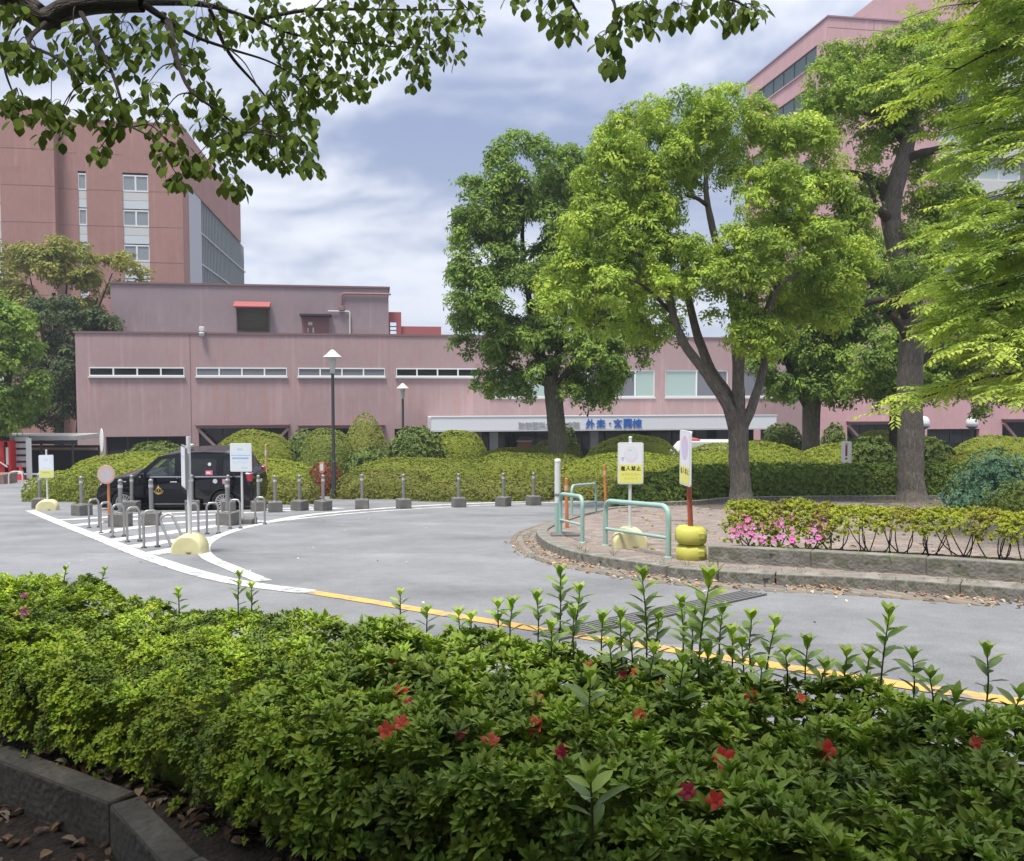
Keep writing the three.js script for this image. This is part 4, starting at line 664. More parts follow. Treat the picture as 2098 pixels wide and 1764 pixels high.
  part('twigs', twigs, twigMat, t).userData.kind = 'stuff';
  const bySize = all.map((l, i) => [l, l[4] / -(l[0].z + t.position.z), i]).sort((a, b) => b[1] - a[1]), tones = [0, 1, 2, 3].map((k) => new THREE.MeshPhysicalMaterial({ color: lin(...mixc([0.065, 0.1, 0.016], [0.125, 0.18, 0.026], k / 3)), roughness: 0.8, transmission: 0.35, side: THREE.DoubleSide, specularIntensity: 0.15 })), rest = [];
  bySize.forEach(([l, , i], k) => {
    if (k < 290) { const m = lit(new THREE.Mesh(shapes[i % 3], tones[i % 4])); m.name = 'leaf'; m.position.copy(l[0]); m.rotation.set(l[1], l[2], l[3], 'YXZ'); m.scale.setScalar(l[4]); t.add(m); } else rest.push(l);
  });
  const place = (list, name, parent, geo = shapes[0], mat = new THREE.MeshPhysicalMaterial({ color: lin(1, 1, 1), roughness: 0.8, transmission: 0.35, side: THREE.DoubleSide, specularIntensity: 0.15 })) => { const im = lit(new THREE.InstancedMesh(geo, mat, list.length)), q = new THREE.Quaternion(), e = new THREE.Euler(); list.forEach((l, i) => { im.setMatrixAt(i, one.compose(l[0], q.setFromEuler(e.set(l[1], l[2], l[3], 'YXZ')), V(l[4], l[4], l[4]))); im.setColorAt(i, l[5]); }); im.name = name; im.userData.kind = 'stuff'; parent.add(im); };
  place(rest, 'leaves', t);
  // unseen rest of its crown, shaped above and behind the camera to shade the bank
  const hi = [];
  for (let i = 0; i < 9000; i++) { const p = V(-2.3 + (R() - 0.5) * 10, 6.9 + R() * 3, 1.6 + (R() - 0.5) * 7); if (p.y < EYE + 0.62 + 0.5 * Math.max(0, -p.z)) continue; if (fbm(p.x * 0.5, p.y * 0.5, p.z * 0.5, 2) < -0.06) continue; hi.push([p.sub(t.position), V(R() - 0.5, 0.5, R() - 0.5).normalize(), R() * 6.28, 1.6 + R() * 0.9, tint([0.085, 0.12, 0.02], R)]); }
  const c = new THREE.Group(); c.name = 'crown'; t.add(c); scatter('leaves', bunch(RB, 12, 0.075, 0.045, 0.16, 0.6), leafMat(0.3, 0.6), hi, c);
}

// ---------------------------------------------------------------- clipped shrubs
const RT = rng(5), tuftFine = [0, 1, 2].map(() => rosette(RT, 6, 0.05, 0.026, 0.85, 2, false)), tuftBroad = [0, 1].map(() => rosette(RT, 7, 0.11, 0.05, 0.6, 3, false));
const twigBump = repeated(concreteBump, 4);
const AZ = { top: [0.285, 0.345, 0.045], side: [0.18, 0.2, 0.04], bright: [0.36, 0.43, 0.05], gold: [0.37, 0.33, 0.055], deep: [0.06, 0.095, 0.022], grey: [0.17, 0.22, 0.07] };
// one clipped shrub: a rounded block on a plan outline; size in metres, base on the slope
function clipped(label, cx, cz, rx, rz, H, o = {}) {
  const seed = o.seed ?? Math.abs(Math.round(cx * 31 + cz * 17)), R = rng(seed), t = thing(o.name ?? 'clipped_shrub', label, o.category ?? 'shrub', V(cx, groundY(cz) - 0.05, cz), o.turn ?? 0, o.group);
  const en = o.flat ?? 2.6, ep = o.plan ?? 2.4, wave = o.wave ?? 0.06, g = new THREE.SphereGeometry(1, 56, 26, 0, Math.PI * 2, 0, Math.PI / 2), p = g.attributes.position;
  const spow = (v, e) => Math.sign(v) * Math.abs(v) ** e;
  const shape = (u, v) => { // u around, v 0 top .. pi/2 foot
    const c = Math.max(0, Math.sin(v)), s = Math.max(0, Math.cos(v)), k = 2 / en, kp = 2 / ep, x = spow(Math.cos(u), kp) * c ** k, z = spow(Math.sin(u), kp) * c ** k, y = s ** k;
    const n = 1 + wave * 1.6 * fbm(x * 1.6 * rx * 0.5 + seed, y * 1.2, z * 1.6 * rz * 0.5, 3), tilt = (o.tilt ?? 0) * x;
    return V(x * rx * n, Math.max(0, y * H * (1 + tilt) * (1 + wave * 1.4 * noise.noise(x * rx * 0.7 + seed, 3.3, z * rz * 0.7))), z * rz * n);
  };
  const bump = o.rough ?? 0.03;
  for (let i = 0; i < p.count; i++) { const x = p.getX(i), y = p.getY(i), z = p.getZ(i), q = shape(Math.atan2(z, x), Math.acos(clamp(y, 0, 1))); p.setXYZ(i, q.x - Math.sign(q.x) * Math.min(0.13, Math.abs(q.x) * 0.3), q.y * 0.9, q.z - Math.sign(q.z) * Math.min(0.13, Math.abs(q.z) * 0.3)); }
  g.computeVertexNormals(); part('branches', metreUV(g), new THREE.MeshStandardMaterial({ color: lin(...(o.leaf ?? mixc(o.side ?? AZ.side, o.top ?? AZ.top, 0.7))), bumpMap: twigBump, bumpScale: 0.05, roughness: 1 }), t);
  // leaves spread evenly by area over the clipped surface
  const NU = 120, NV = 48, grid = [], cells = []; let total = 0;
  for (let j = 0; j <= NV; j++) for (let i = 0; i <= NU; i++) grid.push(shape(i / NU * 6.2832, j / NV * 1.5708));
  for (let j = 0; j < NV; j++) for (let i = 0; i < NU; i++) { const q = j * (NU + 1) + i, e = grid[q + 1].clone().sub(grid[q]), f = grid[q + NU + 1].clone().sub(grid[q]), h = grid[q + NU + 2].clone().sub(grid[q]); total += e.cross(h).length() / 2 + f.cross(h).length() / 2; cells.push(total); }
  const lists = [[], [], []], per = Math.round((o.density ?? 290) * total), top = o.top ?? AZ.top, side = o.side ?? AZ.side;
  for (let i = 0; i < per; i++) {
    let lo = 0, hi = cells.length - 1; const want = R() * total; while (lo < hi) { const m = (lo + hi) >> 1; if (cells[m] < want) lo = m + 1; else hi = m; }
    const ci = lo % NU, cj = (lo / NU) | 0, q = cj * (NU + 1) + ci, fu = R(), fv = R(), a = grid[q].clone().lerp(grid[q + 1], fu).lerp(grid[q + NU + 1].clone().lerp(grid[q + NU + 2], fu), fv), b = a.clone().add(grid[q + NU + 2]).sub(grid[q + NU + 1]), c = a.clone().add(grid[q + NU + 1]).sub(grid[q]), N = b.sub(a).cross(c.sub(a)); if (N.lengthSq() < 1e-12) continue; N.normalize(); if (N.dot(V(a.x, a.y * 0.5 + 0.2, a.z)) < 0) N.negate();
    if (N.z < -0.35 && R() < 0.65) continue;
    const patch = fbm(a.x * 0.9 + seed, a.y * 0.9, a.z * 0.9, 3), base = mixc(o.leaf ?? mixc(side, top, 0.7), o.accent ?? AZ.gold, clamp(patch * 1.1 + 0.1) * (o.patch ?? 0.7) * 0.7);
    a.addScaledVector(N, (R() - 0.6) * bump * 2); N.add(V(R() - 0.5, R() * 0.5, R() - 0.5).multiplyScalar(0.9)).normalize();
    lists[i % 3].push([a, N, R() * 6.28, (0.8 + 0.6 * R()) * (o.size ?? 1), tint(base, R, 0.14, 0.06)]);
  }
  const f = new THREE.Group(); f.name = 'foliage'; t.add(f);
  (o.broad ? tuftBroad : tuftFine).forEach((geo, i) => scatter('leaves', geo, o.broad ? glossyLeaf : matteLeaf, o.broad && i === 1 ? [...lists[1], ...lists[2]] : lists[i], f));
  return t;
}
// from plate sightings: left, right, top (plate), distance, depth in metres
function mound(label, x0, x1, y, d, depth, o = {}) { const a = at(x0, y, d), b = at(x1, y, d); return clipped(label, (a.x + b.x) / 2, -d - depth * 0.35, (b.x - a.x) / 2, depth / 2, Math.max(0.3, a.y - groundY(-d) + 0.05), o); }
const lowG = 'low clipped azalea hedges along the taxi stand', midG = 'clipped azalea mounds behind the low hedges', domeG = 'tall clipped domes before the entrance';
mound('clipped azalea hedge end beside the white and yellow notice board', 44, 190, 968, 27.2, 2.2, { tilt: 0.12, plan: 5, flat: 4.5, patch: 0.4, density: 300 });
mound('low square-cut azalea hedge hidden behind the taxi bonnet', 150, 400, 986, 25.9, 1.6, { plan: 6, flat: 5, side: [0.22, 0.2, 0.045], leaf: [0.205, 0.225, 0.045], group: lowG });
mound('low square-cut azalea hedge running out behind the taxi tail', 380, 642, 988, 26.0, 1.7, { plan: 5, flat: 4.5, leaf: [0.205, 0.225, 0.045], group: lowG });
mound('sloping yellow-green azalea mound rising behind the taxi roof', 90, 360, 930, 30, 3.6, { flat: 2.3, patch: 0.8, top: AZ.bright, group: midG, tilt: 0.05 });
mound('smooth azalea mound pierced by the faded orange post', 300, 660, 944, 29, 3.2, { flat: 2.6, top: AZ.bright, group: midG });
mound('low clipped azalea hedge beginning at the tall dark lamp post', 672, 884, 968, 28.2, 2.0, { plan: 4, flat: 3.2, leaf: [0.205, 0.225, 0.045], group: lowG, tilt: 0.06 });
mound('long low clipped azalea hedge behind the last four bollards', 832, 1145, 987, 27.2, 2.0, { plan: 5, flat: 3.6, leaf: [0.205, 0.225, 0.045], group: lowG, patch: 0.9, tilt: 0.05 });
mound('low clipped azalea hedge behind the white-topped pole and orange posts', 1050, 1330, 984, 27.6, 2.2, { plan: 5, flat: 3.6, leaf: [0.205, 0.225, 0.045], group: lowG, patch: 0.9 });
mound('wide golden-green azalea swell in front of the leafy domes', 690, 1010, 941, 31.4, 3, { flat: 2.6, patch: 1, group: midG });
mound('azalea swell below the shallow cushions of the dense rounded tree', 930, 1240, 930, 32.4, 3.4, { flat: 2.6, patch: 0.7, group: midG });
mound('bright azalea swell directly behind the no-entry notice', 1140, 1460, 932, 31, 3.2, { flat: 2.6, patch: 0.5, group: midG, top: AZ.bright });
mound('high bright azalea mound behind the many-stemmed tree', 1380, 1720, 905, 30.5, 3.6, { flat: 2.3, patch: 0.5, group: midG, top: AZ.bright, side: [0.16, 0.19, 0.04] });
mound('bright azalea swell around the small white sign with the red stroke', 1620, 1900, 912, 32, 3.2, { flat: 2.2, patch: 0.8, top: AZ.bright, group: midG });
mound('golden azalea swell above the white curved rail', 1880, 2160, 928, 31, 3.6, { flat: 2.4, patch: 0.9, accent: AZ.gold, group: midG });
mound('tall smooth clipped dome behind the taxi tail and faded orange post', 398, 604, 880, 37, 3.6, { flat: 2.1, plan: 2, top: [0.33, 0.38, 0.05], group: domeG });
mound('tall round clipped dome directly behind the tall dark lamp post', 604, 722, 878, 34.5, 2.4, { flat: 2.7, plan: 2.2, top: [0.25, 0.3, 0.06], side: [0.2, 0.25, 0.06], patch: 0.3, group: domeG });
mound('pointed clipped cone, the tallest of the shrubs before the plaster block', 682, 800, 850, 37, 2.6, { flat: 1.7, plan: 2, top: [0.32, 0.34, 0.07], side: [0.24, 0.28, 0.07], patch: 0.6 });
mound('bright clipped dome at the west end of the white canopy', 868, 1002, 882, 37, 2.8, { flat: 2.6, plan: 2, top: AZ.bright, group: domeG });
mound('broad clipped dome under the blue canopy lettering', 1190, 1420, 890, 38, 3.4, { flat: 2.1, plan: 2, top: [0.29, 0.37, 0.05], patch: 0.3, group: domeG });
mound('broad bright clipped dome behind the tall single trunk', 1730, 2000, 882, 36, 4, { flat: 2.2, plan: 2, top: AZ.bright, group: domeG });
mound('bright clipped dome before the slanting eave struts of the pink wall', 1960, 2200, 893, 37, 3.4, { flat: 2.3, plan: 2, top: AZ.bright, group: domeG });
const flatG = 'shallow clipped azalea cushions under the round tree';
mound('shallow dull-green cushion beside the bright dome at the canopy end', 975, 1130, 920, 34, 2.4, { flat: 3, top: [0.25, 0.28, 0.06], patch: 0.5, group: flatG });
mound('shallow dull-green cushion at the foot of the dense rounded tree', 1060, 1212, 905, 35.5, 2.4, { flat: 2.2, top: [0.25, 0.28, 0.06], patch: 0.5, group: flatG });
const looseG = 'loose leafy evergreen bushes among the clipped shrubs';
for (const [label, x0, x1, y, d, dep] of [['loose leafy bush showing above the taxi roof', 222, 410, 908, 33, 2.4], ['small dark bush wedged between the two tall domes', 572, 650, 876, 38, 2], ['big loose leafy bush beside the pointed cone', 772, 920, 866, 34.5, 2.4], ['dark loose bush at the forked tree foot', 1560, 1680, 868, 38, 2], ['grey-green loose bush beside the small white sign', 1740, 1880, 900, 31.6, 2.2], ['grey-green loose bush just past the tall trunk', 1880, 1992, 905, 31.4, 2.2], ['low dark bush at the foot of the pointed cone', 700, 800, 915, 33.5, 1.8], ['small dark bush against the pink wall strut', 1695, 1745, 872, 42, 2], ['small leafy bush behind the dense rounded tree trunk', 1130, 1190, 870, 38, 1.6]]) mound(label, x0, x1, y, d, dep, { broad: true, flat: 2.1, plan: 2, top: [0.2, 0.27, 0.06], side: [0.12, 0.17, 0.045], accent: AZ.grey, wave: 0.16, rough: 0.1, density: 75, group: looseG, size: 1.15 });
mound('small bronze-red leaved shrub between the low hedges by the lamp post', 622, 700, 952, 29.4, 1.4, { top: [0.28, 0.1, 0.05], side: [0.13, 0.05, 0.03], accent: [0.4, 0.16, 0.08], wave: 0.12 });
mound('pink-tipped bush in the gap behind the white post sign', 45, 120, 1000, 28.5, 1.4, { top: AZ.top, broad: true, density: 70 });
// long box hedge behind the island
{
  const boxL = 'straight dark-green box hedge along the back of the paved island';
  const o = { name: 'box_hedge', category: 'hedge', plan: 9, flat: 9, wave: 0.03, top: [0.36, 0.48, 0.065], side: [0.28, 0.38, 0.065], accent: [0.36, 0.44, 0.07], leaf: [0.19, 0.275, 0.05], patch: 0.35, density: 330, rough: 0.14, size: 1.35 };
  const a = at(1262, 975, 25.0), b = at(1400, 972, 26.3); clipped('ragged rounded end of the dark box hedge beside the no-entry notice', (a.x + b.x) / 2 + 0.1, -25.3, 1.25, 0.75, 0.98, { ...o, plan: 3, flat: 3, wave: 0.14, side: [0.22, 0.28, 0.05], turn: 0.35, seed: 5 });
  clipped(boxL, 11.0, -27.35, 6.1, 0.55, 1.12, { ...o, turn: 0.0, seed: 6 });
  clipped('dark box hedge behind the blue-green juniper', 18.2, -27.0, 1.6, 0.55, 1.05, { ...o, seed: 7 });
}
{ // junipers by the path
  const j = (label, px, py, w, h, d, top, side, seed) => { const p = at(px, py, d); clipped(label, p.x, -d, w, w * 0.8, h, { broad: true, flat: 2.2, plan: 2.1, top, side, accent: top, wave: 0.3, rough: 0.22, density: 280, size: 0.6, seed, name: 'juniper_shrub' }); };
  j('blue-green juniper spilling over the island path', 2060, 1060, 1.25, 1.35, 20.5, [0.14, 0.27, 0.16], [0.07, 0.14, 0.08], 14);
  j('yellow-green rounded shrub in front of the blue-green juniper', 2105, 1070, 0.95, 1.0, 19.2, [0.22, 0.28, 0.05], [0.11, 0.15, 0.03], 15);
}

// ---------------------------------------------------------------- street furniture
const spot = (px, py, lift = 0) => { const p = gnd(px, py); p.y += lift; return p; };
{ // posts in concrete feet
  const L = 'grey steel bollard set in a concrete foot at the taxi stand', grp = 'concrete-footed bollards round the taxi stand';
  const t = thing('bollard', L, 'bollard', spot(742, 1043), 0.1, grp);
  part('concrete_foot', rbx(0.36, 0.3, 0.36, 0.02, 0, 0.13, 0), blockConcrete, t);
  const post = part('post', [cyl(0.043, 0.043, 0.66, 0, 0.28, 0, 14), lathe([[0.001, 0.985], [0.03, 0.975], [0.048, 0.95], [0.05, 0.93], [0.043, 0.925]]), lathe([[0.043, 0.28], [0.075, 0.281], [0.075, 0.295], [0.043, 0.3]])], dullSteel, t);
  part('band', [lathe([[0.0435, 0.8], [0.047, 0.802], [0.047, 0.86], [0.0435, 0.862]])], plain(0.5, 0.5, 0.48, 0.4), post);
  const R = rng(3);
  for (const [x, y] of [[82, 1041], [168, 1056], [247, 1079], [270, 1048], [311, 1076], [394, 1046], [467, 1076], [468, 1047], [530, 1048], [564, 1049], [614, 1046], [662, 1046], [827, 1042], [940, 1039], [1031, 1037], [1093, 1035]]) { const c = copyOf(t, spot(x, y), R() * 1.2 - 0.6); c.rotation.z = (R() - 0.5) * 0.03; c.rotation.x = (R() - 0.5) * 0.03; }
}
{ // stainless hoops
  const L = 'upright stainless steel hoop along the edge of the hatched road area', grp = 'stainless hoops guarding the hatched area';
  const hoopGeo = bentPipe([V(-0.1, -0.08, 0), V(-0.1, 0.56, 0), V(0, 0.585, 0), V(0.1, 0.56, 0), V(0.1, -0.08, 0)], 0.02, 0.08);
  const t = thing('steel_hoop', L, 'hoop', spot(193, 1081), 0.9, grp); part('hoop', hoopGeo, steel, t); for (const s of [-1, 1]) part('collar', lathe([[0.022, 0.03], [0.042, 0.022], [0.046, 0], [0.042, -0.01]]).translate(0.1 * s, 0, 0), darkSteel, t);
  for (const [x, y, a] of [[218, 1092, 0.85], [243, 1100, 0.8], [274, 1110, 0.7], [309, 1122, 0.6], [395, 1096, 0.5], [436, 1094, 0.35], [482, 1083, 0.1], [533, 1074, 0.0]]) copyOf(t, spot(x, y), a);
  const b = copyOf(t, spot(368, 1122), 0.15, 'knocked-over leaning stainless steel hoop beside the pale yellow sign foot'); b.rotation.set(-0.35, 0.15, 0.5);
}
// pale yellow moulded sign foot, origin on the ground
const footShape = (w = 0.5) => { const s = new THREE.Shape(); s.moveTo(-w / 2, 0); s.lineTo(-w / 2, 0.1); s.quadraticCurveTo(-w / 2 + 0.02, 0.2, -w / 2 + 0.13, 0.25); s.lineTo(w / 2 - 0.13, 0.25); s.quadraticCurveTo(w / 2 - 0.02, 0.2, w / 2, 0.1); s.lineTo(w / 2, 0); s.lineTo(w / 2 - 0.1, 0); s.lineTo(w / 2 - 0.1, 0.05); s.lineTo(w / 2 - 0.2, 0.05); s.lineTo(w / 2 - 0.2, 0); s.closePath(); const g = new THREE.ExtrudeGeometry(s, { depth: 0.26, bevelEnabled: true, bevelSize: 0.035, bevelThickness: 0.05, bevelSegments: 4, curveSegments: 8 }); g.translate(0, 0, -0.13); return metreUV(g); };
const sheetSign = (w, h, r) => { const s = new THREE.Shape(); s.moveTo(-w / 2 + r, -h / 2); s.lineTo(w / 2 - r, -h / 2); s.quadraticCurveTo(w / 2, -h / 2, w / 2, -h / 2 + r); s.lineTo(w / 2, h / 2 - r); s.quadraticCurveTo(w / 2, h / 2, w / 2 - r, h / 2); s.lineTo(-w / 2 + r, h / 2); s.quadraticCurveTo(-w / 2, h / 2, -w / 2, h / 2 - r); s.lineTo(-w / 2, -h / 2 + r); s.quadraticCurveTo(-w / 2, -h / 2, -w / 2 + r, -h / 2); return s; };
const board = (w, h, r = 0.03, d = 0.012) => { const g = new THREE.ExtrudeGeometry(sheetSign(w, h, r), { depth: d, bevelEnabled: true, bevelSize: 0.004, bevelThickness: 0.004, bevelSegments: 2 }); g.translate(0, 0, -d / 2); return g; };
// a printed face: canvas drawing on a flat sheet
function printed(w, h, draw, px = 512) {
  const c = document.createElement('canvas'); c.width = px; c.height = Math.round(px * h / w); draw(c.getContext('2d'), c.width, c.height);
  const t = new THREE.CanvasTexture(c); t.colorSpace = THREE.SRGBColorSpace; t.magFilter = THREE.LinearFilter;
  return [new THREE.PlaneGeometry(w, h), new THREE.MeshStandardMaterial({ map: t, roughness: 0.55 })];
}
const strokes = (g, list, x, y, s, w, col) => { g.strokeStyle = col; g.lineWidth = w; g.lineCap = 'butt'; g.lineJoin = 'miter'; for (const p of list) { g.beginPath(); for (let i = 0; i < p.length; i += 2) { const X = x + p[i] * s, Y = y + (1 - p[i + 1]) * s; if (i) g.lineTo(X, Y); else g.moveTo(X, Y); } g.stroke(); } };
const KANJI = {
  shin: [[.42, .95, .28, .66], [.36, .8, .36, .2], [.36, .78, .93, .78], [.36, .6, .88, .6], [.36, .42, .88, .42], [.36, .22, .95, .22], [.6, .94, .66, .8], [.62, .78, .62, .22], [.1, .92, .2, .78], [.03, .6, .2, .6, .13, .3, .03, .1], [.12, .16, .3, .05, .98, .05]],
  nyuu: [[.33, .92, .49, .92, .45, .58, .06, .05], [.48, .7, .62, .35, .95, .05]],
  kin: [[.04, .82, .46, .82], [.25, .97, .25, .52], [.24, .78, .05, .55], [.27, .76, .45, .58], [.54, .82, .96, .82], [.75, .97, .75, .52], [.74, .78, .55, .55], [.77, .76, .96, .58], [.2, .43, .8, .43], [.04, .28, .96, .28], [.5, .28, .5, .02, .4, .06], [.3, .2, .1, .03], [.7, .2, .9, .03]],
  shi: [[.5, .95, .5, .08], [.5, .55, .88, .55], [.2, .65, .2, .08], [.03, .08, .97, .08]],
};
const faint = (g, x, y, w, h, n, col, R) => { g.strokeStyle = col; g.lineWidth = Math.max(1, h * 0.09); const s = w / n; for (let i = 0; i < n; i++) for (let k = 0; k < 5; k++) { g.beginPath(); const a = x + i * s + s * 0.1; if (k % 2) { const X = a + R() * s * 0.8; g.moveTo(X, y + h * 0.08); g.lineTo(X, y + h * 0.92); } else { const Y = y + h * (0.1 + 0.8 * R()); g.moveTo(a, Y); g.lineTo(a + s * 0.8, Y); } g.stroke(); } };
const postMat = plain(0.62, 0.63, 0.62, 0.45);
function footSign(name, label, p, turn, postH, boardY, w, h, draw, o = {}) {
  const t = thing(name, label, 'sign', p, turn);
  part('post', [cyl(0.024, 0.024, postH, 0, 0.1, 0, 12), lathe([[0.001, postH + 0.11], [0.026, postH + 0.1], [0.026, postH + 0.085]])], o.post ?? postMat, t);
  if (o.foot !== false) { const f = part('foot', footShape(o.footW ?? 0.5), paleYellow, t); f.rotation.y = o.footTurn ?? 0; }
  const b = part('board', board(w, h), whiteFrame, t); b.position.set(0, boardY, 0.035);
  const [g, m] = printed(w - 0.03, h - 0.03, draw); const f = part('printed_face', g, m, b); f.position.z = 0.012;
  for (const y of [-0.3, 0.3]) { const c = part('bracket', rbx(0.07, 0.03, 0.05, 0.006, 0, y * h, -0.022), dullSteel, b); }
  return t;
}
const RS = rng(8);
// no-entry notice on the island
footSign('notice_sign', 'rounded white and yellow no-entry notice on a post in a pale yellow foot', spot(1290, 1136, 0.1), 0.0, 1.5, 1.22, 0.36, 0.59, (g, W, H) => {
  g.fillStyle = '#e9eaee'; g.fillRect(0, 0, W, H); g.fillStyle = '#e7e578'; g.fillRect(0, H * 0.53, W, H * 0.47);
  g.fillStyle = '#e4d9e6'; g.beginPath(); g.ellipse(W * 0.52, H * 0.28, W * 0.3, H * 0.21, 0, 0, 7); g.fill(); g.fillStyle = '#e2e4ec'; g.beginPath(); g.ellipse(W * 0.52, H * 0.24, W * 0.26, H * 0.15, 0, 0, 7); g.fill();
  g.fillStyle = '#c9ccd0'; g.beginPath(); g.moveTo(W * 0.36, H * 0.17); g.quadraticCurveTo(W * 0.47, H * 0.1, W * 0.58, H * 0.17); g.fill(); g.fillStyle = '#b9bcc4'; g.beginPath(); g.moveTo(W * 0.08, H * 0.34); g.lineTo(W * 0.24, H * 0.34); g.lineTo(W * 0.16, H * 0.46); g.fill();
  ['shin', 'nyuu', 'kin', 'shi'].forEach((k, i) => strokes(g, KANJI[k], W * (0.07 + i * 0.225), H * 0.565, W * 0.2, W * 0.034, '#2c2a18'));
  faint(g, W * 0.1, H * 0.745, W * 0.8, H * 0.075, 6, '#cdb552', RS); faint(g, W * 0.2, H * 0.85, W * 0.6, H * 0.075, 5, '#d0c860', RS);
}, { footW: 0.42 });
// board by the west hedge
footSign('notice_sign', 'small white board with a yellow lower half at the end of the west hedge', spot(98, 1045), 0.25, 1.55, 1.2, 0.36, 0.62, (g, W, H) => {
  g.fillStyle = '#e4eaf2'; g.fillRect(0, 0, W, H); g.fillStyle = '#dfe07a'; g.fillRect(0, H * 0.68, W, H * 0.32); faint(g, W * 0.36, H * 0.16, W * 0.28, H * 0.06, 2, '#7f97b5', RS); faint(g, W * 0.12, H * 0.58, W * 0.7, H * 0.05, 5, '#9aa094', RS); faint(g, W * 0.2, H * 0.74, W * 0.55, H * 0.08, 4, '#8a9a62', RS);
}, { footW: 0.46 });
// back-to-back narrow boards seen edge on
{
  const t = thing('post_sign', 'tall pale steel post sign turned edge on, in a pale yellow foot', 'sign', spot(390, 1133), -1.09);
  part('post', [cyl(0.03, 0.03, 1.56, 0, 0.15, 0, 12)], postMat, t); part('foot', footShape(0.38), paleYellow, t).rotation.y = 1.1;
  for (const [y, h, x] of [[1.27, 0.62, 0]]) { const b = part('board', board(0.5, h, 0.04, 0.02), dullSteel, t); b.position.set(x, y, 0.06); part('rail', [rbx(0.46, 0.03, 0.04, 0.006, 0, 0.2, -0.03), rbx(0.46, 0.03, 0.04, 0.006, 0, -0.2, -0.03)], postMat, b); const [g, m] = printed(0.46, h - 0.04, (c, W, H) => { c.fillStyle = '#d9dde2'; c.fillRect(0, 0, W, H); faint(c, W * 0.1, H * 0.2, W * 0.8, H * 0.1, 5, '#a9b8c8', RS); }); part('printed_face', g, m, b).position.z = 0.018; }
}
// white board with faded blue print
{
  const t = footSign('notice_sign', 'faded white board with pale blue print behind the taxi', spot(497, 1073), -0.05, 1.62, 1.43, 0.46, 0.6, (g, W, H) => { g.fillStyle = '#d3dbdf'; g.fillRect(0, 0, W, H); faint(g, W * 0.32, H * 0.14, W * 0.3, H * 0.1, 2, '#7d9cc4', RS); g.fillStyle = '#8fb0d6'; g.fillRect(W * 0.02, H * 0.4, W * 0.96, H * 0.03); g.fillRect(W * 0.05, H * 0.49, W * 0.85, H * 0.07); faint(g, W * 0.1, H * 0.62, W * 0.75, H * 0.12, 6, '#bfcad2', RS); g.fillStyle = '#c0cad0'; g.fillRect(W * 0.5, H * 0.86, W * 0.35, H * 0.05); }, { foot: false });
  part('concrete_foot', rbx(0.5, 0.16, 0.34, 0.02, 0.02, 0.05, 0), blockConcrete, t);
}
// round faded disc on an orange post
{
  const t = thing('round_sign', 'faded pinkish round sign on an orange post before the taxi bonnet', 'sign', spot(224, 1071), -0.1);
  part('post', cyl(0.03, 0.027, 0.92, 0, 0, 0, 12), orangePole, t);
  const d = part('disc', [lathe([[0.001, 0.012], [0.2, 0.012], [0.207, 0], [0.2, -0.012], [0.001, -0.012]], 32).rotateX(Math.PI / 2)], plain(0.5, 0.36, 0.33, 0.6), t); d.position.set(-0.02, 1.06, 0.045);
  const [, m] = printed(0.36, 0.36, (g, W) => { g.fillStyle = '#c4a9a4'; g.fillRect(0, 0, W, W); g.fillStyle = '#aeb3b8'; g.beginPath(); g.arc(W / 2, W / 2, W * 0.3, 0, 7); g.fill(); g.strokeStyle = '#c0a29c'; g.lineWidth = W * 0.07; g.beginPath(); g.moveTo(W * 0.3, W * 0.3); g.lineTo(W * 0.7, W * 0.7); g.stroke(); }); const f = part('printed_face', new THREE.CircleGeometry(0.18, 32), m, d); f.position.z = 0.015;
  part('foot', lathe([[0.001, 0.06], [0.1, 0.05], [0.13, 0.02], [0.14, 0], [0.001, 0]]), blockConcrete, t);
}
// slim delineator posts
const delineator = (label, px, py, h, mat, capMat, tilt = 0) => { const t = thing('delineator_post', label, 'post', spot(px, py)); part('post', [cyl(0.034, 0.03, h, 0, 0.02, 0, 12), lathe([[0.001, h + 0.04], [0.026, h + 0.03], [0.03, h + 0.01]])], mat, t); part('foot', lathe([[0.034, 0.05], [0.09, 0.03], [0.12, 0], [0.001, 0]]), darkSteel, t); part('band', lathe([[0.032, h * 0.8], [0.036, h * 0.802], [0.036, h * 0.9], [0.032, h * 0.902]]), capMat, t); t.rotation.z = tilt; return t; };
delineator('faded orange delineator post among the clipped mounds behind the taxi', 546, 1018, 1.75, fadedPole, offWhite);
delineator('orange delineator post next to the white pole on the island tip', 1162, 1093, 1.0, orangePole, fadedPole, 0.02);
delineator('slim orange delineator post by the ragged end of the box hedge', 1241, 1050, 1.22, orangePole, fadedPole, 0.03);
{ // red post with a small plate
  const t = thing('delineator_post', 'red delineator post with a small white oval plate by the lamp post', 'post', spot(661, 1040)); part('post', cyl(0.035, 0.03, 1.28, 0, 0, 0, 12), new THREE.MeshStandardMaterial({ map: grained([0.6, 0.2, 0.1], 0.25, 3, 9, 0.1), roughness: 0.6 }), t);
  const pl = part('plate', board(0.14, 0.3, 0.065, 0.015), plain(0.5, 0.2, 0.17, 0.5), t); pl.position.set(0, 1.16, 0.045); part('face', board(0.08, 0.2, 0.035, 0.004), offWhite, pl).position.z = 0.014; part('foot', rbx(0.22, 0.08, 0.22, 0.02, 0, 0.03, 0), blockConcrete, t);
}
